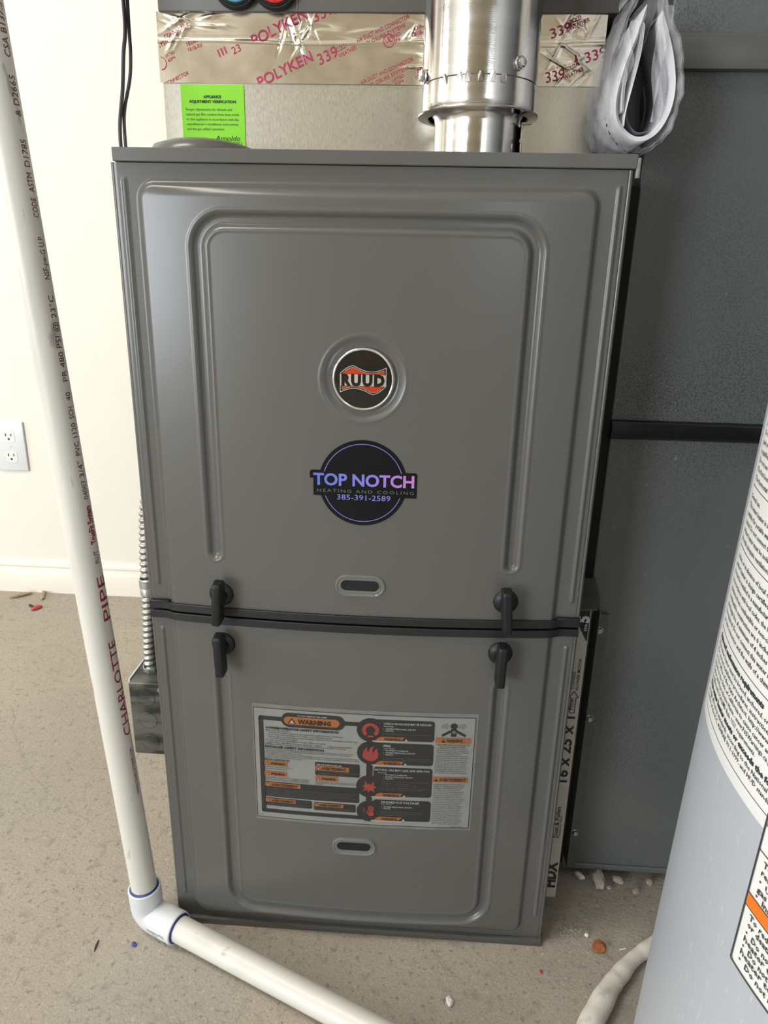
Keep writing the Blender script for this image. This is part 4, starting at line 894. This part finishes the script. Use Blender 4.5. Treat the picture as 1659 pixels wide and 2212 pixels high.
# ------------------------------------------------------------------ wall outlet
ol = thing('wall_outlet', 'white two socket wall outlet with pale plate at the left edge', 'outlet', (-.6805, .9045, .310))
MB().box((-.7160, .8990, .3095), (-.6430, .9043, .4262), .0022, 3).build('cover_plate', 'plate', ol)
for z in (.3915, .3440):
    rec = MB(); cx_ = -.6795; prof = []
    pts = [(cx_+.0168*max(-.86, min(.86, math.cos(a)*1.08)), z+.0148*max(-.95, min(.95, math.sin(a)*1.05))) for a in np.linspace(0, 2*PI, 36)[:-1]]
    rec.add([(x, .8984, zz) for x, zz in pts]+[(x, .9000, zz) for x, zz in pts], [tuple(range(35))]+[(i, (i+1) % 35, 35+(i+1) % 35, 35+i) for i in range(35)])
    ro = rec.build('receptacle', 'socket', ol, angle=30)
    MB().box((cx_-.0075, .8980, z+.0005), (cx_-.0052, .8990, z+.0070)).box((cx_+.0052, .8980, z+.0012), (cx_+.0075, .8990, z+.0064)).lathe([(.0026, 0), (.0026, .0006), (0, .0006)], (cx_, .8986, z-.0060), (0, -1, 0), 14).build('socket_slots', 'slot', ro, smooth=False)
MB().lathe([(.0030, 0), (.0028, .0010), (0, .0013)], (-.6795, .8992, .3678), (0, -1, 0), 16).build('plate_screw', 'socket', ol)

# ------------------------------------------------------------------ water heater
HX, HY, HR = .698-.0110, -.323, .240
wh = thing('water_heater', 'tall silver grey cylindrical water heater in the right foreground', 'water heater', (HX, HY, .0))
wh.rotation_euler = (0, .0215, 0)
MB().lathe([(0, .012), (HR-.008, .012), (HR, .020), (HR, 1.45), (HR-.01, 1.46), (0, 1.46)], (HX, HY, 0), n=200).build('tank_shell', 'heater', wh)
MB().lathe([(HR-.02, 0), (HR-.012, 0), (HR-.012, .013)], (HX, HY, 0), n=96).build('base_ring', 'edge', wh)
def hm(e):        # u = arc length from angle A0 (at far left) toward the viewer, v = height
    def fn(u, v): a = HA0+u/HR; return (HX+(HR+e)*math.cos(a), HY+(HR+e)*math.sin(a), v)
    return fn
HA0 = math.radians(162.5)
def lrect(u0, v0, u1, v1, e, r=.002): return MB().rrect(u0, v0, u1, v1, r, hm(e), .006, .05)
L1 = lrect(-.004, .4995, .34, 1.02, .0004).build('instruction_label', 'label', wh, label='tall white label covered in small black print')
MB().rrect(-.0085, .4950, .345, 1.025, .003, hm(.0002), .006, .05).build('label_film_margin', 'plate', wh)
g = MB(); g.line([(.0010, .5035), (.33, .5035)], .0004, hm(.0007), 60).line([(.0010, .5035), (.0010, 1.0)], .0004, hm(.0007), 4)
H1 = {0: 'Combustible materials such as clothing, cleaning materials, or flammable liquids must not be placed against', 1: 'or adjacent to the water heater. This appliance must be installed in accordance with local codes, or in the absence'}
paras = [(.5095, 'section of the ICC, ASHRAE 90.1-1999, and HUD standards for energy efficiency', 0), (.5140, 'energy efficiency standards, according to the National Appliance Energy Conservation Act', 0), (.5185, 'This water heater meets or exceeds the following standards:', 1), (.5240, 'Complies with SCAQMD Rule 1121 requirements.', 0),
 (.5285, 'Cancer and Reproductive Harm - www.P65Warnings.ca.gov', 0), (.5330, 'known to the State of California to cause cancer and birth defects. www.P65Warnings.ca.gov', 0), (.5375, 'or the Office of the State Architect, http://www.dgs.ca.gov', 0), (.5420, 'For correct installation procedures, instructions must be followed, from the local authority', 0), (.5465, 'This water heater must be braced, anchored, or strapped to avoid moving in an earthquake', 0), (.5515, 'State and conformance requirements', 1)]
for v, t, bo in paras: g.text(t, .0035, v, .0019*len(t) if not bo else .0024*len(t), .0027 if not bo else .0032, hm(.0007), bold=.05 if bo else .01, res=1)
g.line([(.001, .5580), (.33, .5580)], .0004, hm(.0007), 60)
more = ['or vent connector and the walls of a chimney', 'be replaced. Do not connect this water heater to a system by means of a', 'discharge line. A minimum of 4 inches of clearance from serviceable parts such as', 'combustible construction are 0 inches back and 8 inches from all sides and top.', 'clearance from combustible or non-combustible materials', 'in accordance with local codes, the National Fuel Gas Code NFPA 54', 'It must be installed in a manufactured home (Mobile Home) with approved vent', 'water heater is design certified for installation on combustible floors.', 'codes, or in absence of local codes.', '', 'Provide adequate ventilation. This water heater must be vented with Type B pipe', 'Water heater must be isolated and pressure tested before use', 'tested. Do not connect this water heater to any space heating boiler system', 'suitable for potable water heating and not suitable for space heating', 'This water heater is suitable for combination heating and space use',
 'General use.', '', 'The thermostat of this water heater is adjustable and may be raised or lowered', 'The first hour rating of this tank is shown on the rating plate nearby', 'Do not use this appliance if any part has been under water. Immediately call', 'a qualified service technician to inspect the water heater and to replace any', 'part of the control system and any gas control which has been under water.', 'Do not attempt to light the appliance if you smell gas anywhere in the room.', 'Do not touch any electrical switch or use any phone in your building then.', '', 'Read the installation manual before operating this heater and keep it nearby', 'Turn off the gas at the manual valve when servicing the burner assembly', 'Flush the tank every month to remove sediment at the bottom of the tank', 'Relief valve must be plumbed to a suitable drain within six inches of floor', 'Hot water temperature over 125 degrees can cause severe burns instantly', 'Feel the water before bathing or showering and keep children away', 'Temperature limiting valves are available, see the manual for details', 'If you do not understand these instructions call a qualified person now']
v = .5630
for i, t in enumerate(more+more[10:30]):
    if t: g.text(t, .0035, v, .0020*len(t), .0028, hm(.0007), bold=.012, res=1)
    else: g.line([(.001, v+.002), (.33, v+.002)], .0004, hm(.0007), 60)
    v += .0053
g.build('label_print', 'labtext', L1)['kind'] = 'stuff'
# lower orange banded label
lu = lambda deg: math.radians(deg-162.5+0)*HR
u0 = math.radians(188.3-162.5)*HR
L2 = lrect(u0, .4090, u0+.26, .5060, .0005, .004).build('danger_label', 'label', wh, label='white label with orange bands and black border')
g = MB(); e_ = hm(.0009)
g.rrect(u0+.0008, .4996, u0+.26, .5055, .001, e_, .006).rrect(u0+.0008, .4480, u0+.26, .4560, .0003, e_, .006)
g.build('orange_band', 'orange', L2)
g = MB(); g.line([(u0, .4090), (u0+.26, .4090)], .0012, hm(.0010), 50).line([(u0, .4090), (u0, .5060)], .0012, hm(.0010), 6).line([(u0, .4840), (u0+.26, .4840)], .0006, hm(.0010), 50).line([(u0, .4996), (u0+.26, .4996)], .0005, hm(.0010), 50).line([(u0, .4560), (u0+.26, .4560)], .0006, hm(.0010), 50).line([(u0, .4480), (u0+.26, .4480)], .0006, hm(.0010), 50).line([(u0, .506), (u0+.26, .506)], .0010, hm(.0010), 50)
for v, t in ((.4775, 'To reduce the risk of property damage, serious injury or death'), (.4722, 'resulting from a fire or explosion:'), (.4665, '\u2022  Use this water heater only with the proper'), (.4618, '    gas supply as shown on the rating plate'), (.4572, '\u2022  Install in accordance with all codes'),
             (.4425, 'To reduce the risk of property damage, serious injury'), (.4378, 'or death from improper use of this appliance:'), (.4322, '\u2022  Do not connect this water'), (.4280, '    heater to any boiler piping'), (.4232, '\u2022  Do not connect this'), (.4190, '    heater to a fuel supply'), (.4138, '\u2022  Do not install if damaged')):
    g.text(t, u0+.0055, v, .00222*len(t), .0034, hm(.0010), bold=.02, res=1)
g.poly([(u0+.0500, .4488), (u0+.0600, .4488), (u0+.0550, .4552)], hm(.0012)).text('WARNING', u0+.064, .4492, .040, .0058, hm(.0012), bold=.05)
g.build('label_print', 'labtext', L2)['kind'] = 'stuff'

# ------------------------------------------------------------------ wrapped white tube at the heater's foot
pts = [(.4200, -.1900, .013), (.4637, -.1287, .013), (.4863, -.0966, .013), (.5109, -.0620, .012), (.5268, -.0439, .011), (.5476, -.0220, .0098), (.5675, -.0067, .0092), (.5912, .0088, .0090), (.630, .024, .009), (.70, .036, .009)]
P = closed_curve(pts, 150)
rr2 = [float(np.interp(p.y, [-.13, -.10, -.062, -.044, -.022, .01], [.0128, .0124, .0112, .0098, .0085, .0082]))*(1+.04*math.sin(i*.21)+.03*math.sin(i*.47+1)) for i, p in enumerate(P)]
tube = tag(MB().tube(P, rr2, 24).build('drain_hose', 'hose', loc=(.53, -.04, 0)), 'white wrapped tube curving out from behind the water heater foot', 'hose')
P2 = [Vector((.515, -.062, .0085)), Vector((.524, -.060, .0155)), Vector((.530, -.046, .010)), Vector((.536, -.036, .004))]
tag(MB().tube(closed_curve(P2, 30), .0011, 8).build('plastic_strip', 'white', loc=(.527, -.05, 0)), 'thin white plastic strip curling beside the wrapped tube', 'strip')

# ------------------------------------------------------------------ debris on the floor
for nm, P_ in (('crack', [(-.46, .42), (-.43, .385), (-.415, .350), (-.372, .300), (-.350, .270), (-.290, .215), (-.235, .178), (-.185, .150)]), ('crack', [(-.205, .075), (-.180, .088), (-.150, .112), (-.120, .118)]), ('crack', [(.445, .002), (.4475, -.006), (.4440, -.012), (.430, -.016)])):
    b = MB(); r9 = random.Random(5); V = []
    pp = closed_curve([(x, y, 0) for x, y in P_], 60)
    for i, p in enumerate(pp):
        w_ = .0004+.0004*r9.random(); ox = r9.uniform(-.0009, .0009); V += [(p.x+ox-w_, p.y+ox-w_, .0003), (p.x+ox+w_, p.y+ox+w_, .0003)]
    b.add(V, [(2*i, 2*i+2, 2*i+3, 2*i+1) for i in range(len(pp)-1)]).build('crack', 'crack', bpy.data.objects['floor'], smooth=False)
def rock(x, y, r, m_, name, label, cat='stone', sq=(1, 1, .6), seed=0, group=None):
    bm = bmesh.new(); bmesh.ops.create_icosphere(bm, subdivisions=2, radius=1); R2 = random.Random(seed)
    for v in bm.verts:
        k = R2.uniform(.78, 1.15); v.co = Vector((v.co.x*sq[0]*k, v.co.y*sq[1]*k, v.co.z*sq[2]*k))*r
    zmin = min(v.co.z for v in bm.verts); bm.transform(Matrix.Translation((x, y, -zmin-.0002)) @ Matrix.Rotation(seed*1.3, 4, 'Z')); bm.verts.index_update()
    o = MB().add([v.co[:] for v in bm.verts], [[v.index for v in f.verts] for f in bm.faces]).build(name, m_, smooth=False, loc=(x, y, 0)); bm.free()
    return tag(o, label, cat, group)
rock(.5135, -.0010, .0095, 'stonered', 'stone_chip', 'flat orange brown stone chip on the floor right of the furnace', 'stone', (1, .85, .35), 3)
rock(.5029, .0140, .0027, 'white', 'bead', 'tiny round white bead near the orange brown chip', 'bead', (1, 1, 1), 4)
rock(.3320, -.0830, .0048, 'white', 'pebble', 'small white pebble lying in front of the furnace', 'pebble', (.8, 1.3, .6), 5)
rock(.5350, .0950, .0105, 'stone', 'rubble_chunk', 'largest pale rubble chunk under the duct edge', 'rubble', (1.5, .8, .8), 6, 'rubble at the foot of the duct')
rock(.5620, .1010, .0062, 'stone', 'rubble_chunk', 'second rubble chunk, right of the largest one at the duct foot', 'rubble', (1.3, .9, .8), 7, 'rubble at the foot of the duct')
rock(.5830, .0870, .0058, 'stone', 'rubble_chunk', 'flat rubble piece nearest the water heater at the duct foot', 'rubble', (1.2, .8, .45), 8, 'rubble at the foot of the duct')
rock(.5120, .1050, .0060, 'white', 'rubble_chunk', 'pale chunk at the left end of the duct foot', 'rubble', (1.4, .7, .7), 9, 'rubble at the foot of the duct')
rock(.5480, .0900, .0035, 'stone', 'rubble_chunk', 'small rubble crumb between the two bigger chunks at the duct foot', 'rubble', (1.2, .9, .7), 10, 'rubble at the foot of the duct')
rock(.6040, .1010, .0045, 'stone', 'rubble_chunk', 'small rubble lump at the far right of the duct foot', 'rubble', (1, 1, .8), 11, 'rubble at the foot of the duct')
rock(.4400, -.0375, .0022, 'redchip', 'red_flake', 'tiny pinkish red flake in front of the furnace corner', 'flake', (.7, 1.5, .4), 12)
rock(-.6150, .8040, .0100, 'redchip', 'red_scrap', 'small red scrap on the floor near the baseboard', 'scrap', (1.4, .9, .4), 13)
rock(-.6350, .8150, .0060, 'darkchip', 'dark_crumb', 'dark crumb next to the red scrap by the baseboard', 'crumb', (1.6, .7, .4), 14)
rock(-.6850, .8650, .0110, 'tanchip', 'wood_shaving', 'tan wood shaving lying along the baseboard, left one', 'shaving', (2.6, .5, .35), 15, 'shavings by the baseboard')
rock(-.6350, .8720, .0110, 'tanchip', 'wood_shaving', 'tan wood shaving along the baseboard, right one', 'shaving', (2.8, .5, .35), 16, 'shavings by the baseboard')
rock(-.0860, -.0450, .0030, 'darkchip', 'dark_sliver', 'dark sliver on the floor lower left of the elbow', 'sliver', (.5, 2.6, .3), 17)
rock(-.0780, .0900, .0035, 'darkchip', 'brown_crumb', 'brown crumb left of the upright pipe foot', 'crumb', (1.3, 1, .4), 18)
rock(-.0180, .0880, .0032, 'white', 'white_crumb', 'white crumb between the pipe and the furnace', 'crumb', (.7, 1.3, .5), 19)
rock(-.0420, -.0400, .0035, 'blue', 'blue_crumb', 'small dark blue crumb beneath the pipe elbow', 'crumb', (.7, 1.2, .5), 20)
tag(MB().tube([(.5390, -.0018, .0008), (.5470, .0005, .0008)], .0008, 8).build('white_stick', 'white', loc=(.543, 0, 0)), 'short thin white stick right of the orange brown chip', 'stick')
# scattered grit
b = MB(); R3 = random.Random(11)
for i in range(980):
    if i < 500: x, y = R3.uniform(-.55, .70), R3.uniform(-.22, .45)
    elif i < 700: x, y = R3.uniform(.45, .66), R3.uniform(-.02, .105)
    elif i < 900: x, y = R3.uniform(-.9, 0), R3.uniform(.2, .88)
    else: x, y = R3.gauss(.487, .008), R3.gauss(.022, .006)
    if -.02 < x < .47 and y > -.02: continue
    r = R3.uniform(.0003, .0011)*(1 if i < 700 else 1.6); a = R3.uniform(0, 6)
    pts_ = [(x+r*math.cos(a+k*2.09)*R3.uniform(.7, 1.4), y+r*math.sin(a+k*2.09)*R3.uniform(.7, 1.4), .0) for k in range(3)]
    b.add(pts_+[(x, y, r*.9)], [(0, 1, 3), (1, 2, 3), (2, 0, 3)])
o = b.build('floor_grit', 'stone', smooth=False); tag(o, 'fine grit and dust specks scattered over the concrete floor', 'grit'); o['kind'] = 'stuff'
b = MB()
for i in range(260):
    x, y = R3.uniform(-.5, .68), R3.uniform(-.22, .6)
    if -.02 < x < .47 and y > -.02: continue
    r = R3.uniform(.0003, .0010); a = R3.uniform(0, 6)
    b.add([(x+r*math.cos(a+k*2.09), y+r*math.sin(a+k*2.09), .0) for k in range(3)]+[(x, y, r*.9)], [(0, 1, 3), (1, 2, 3), (2, 0, 3)])
o = b.build('dark_grit', 'darkchip', smooth=False); tag(o, 'dark brown crumbs sprinkled over the concrete floor', 'grit'); o['kind'] = 'stuff'
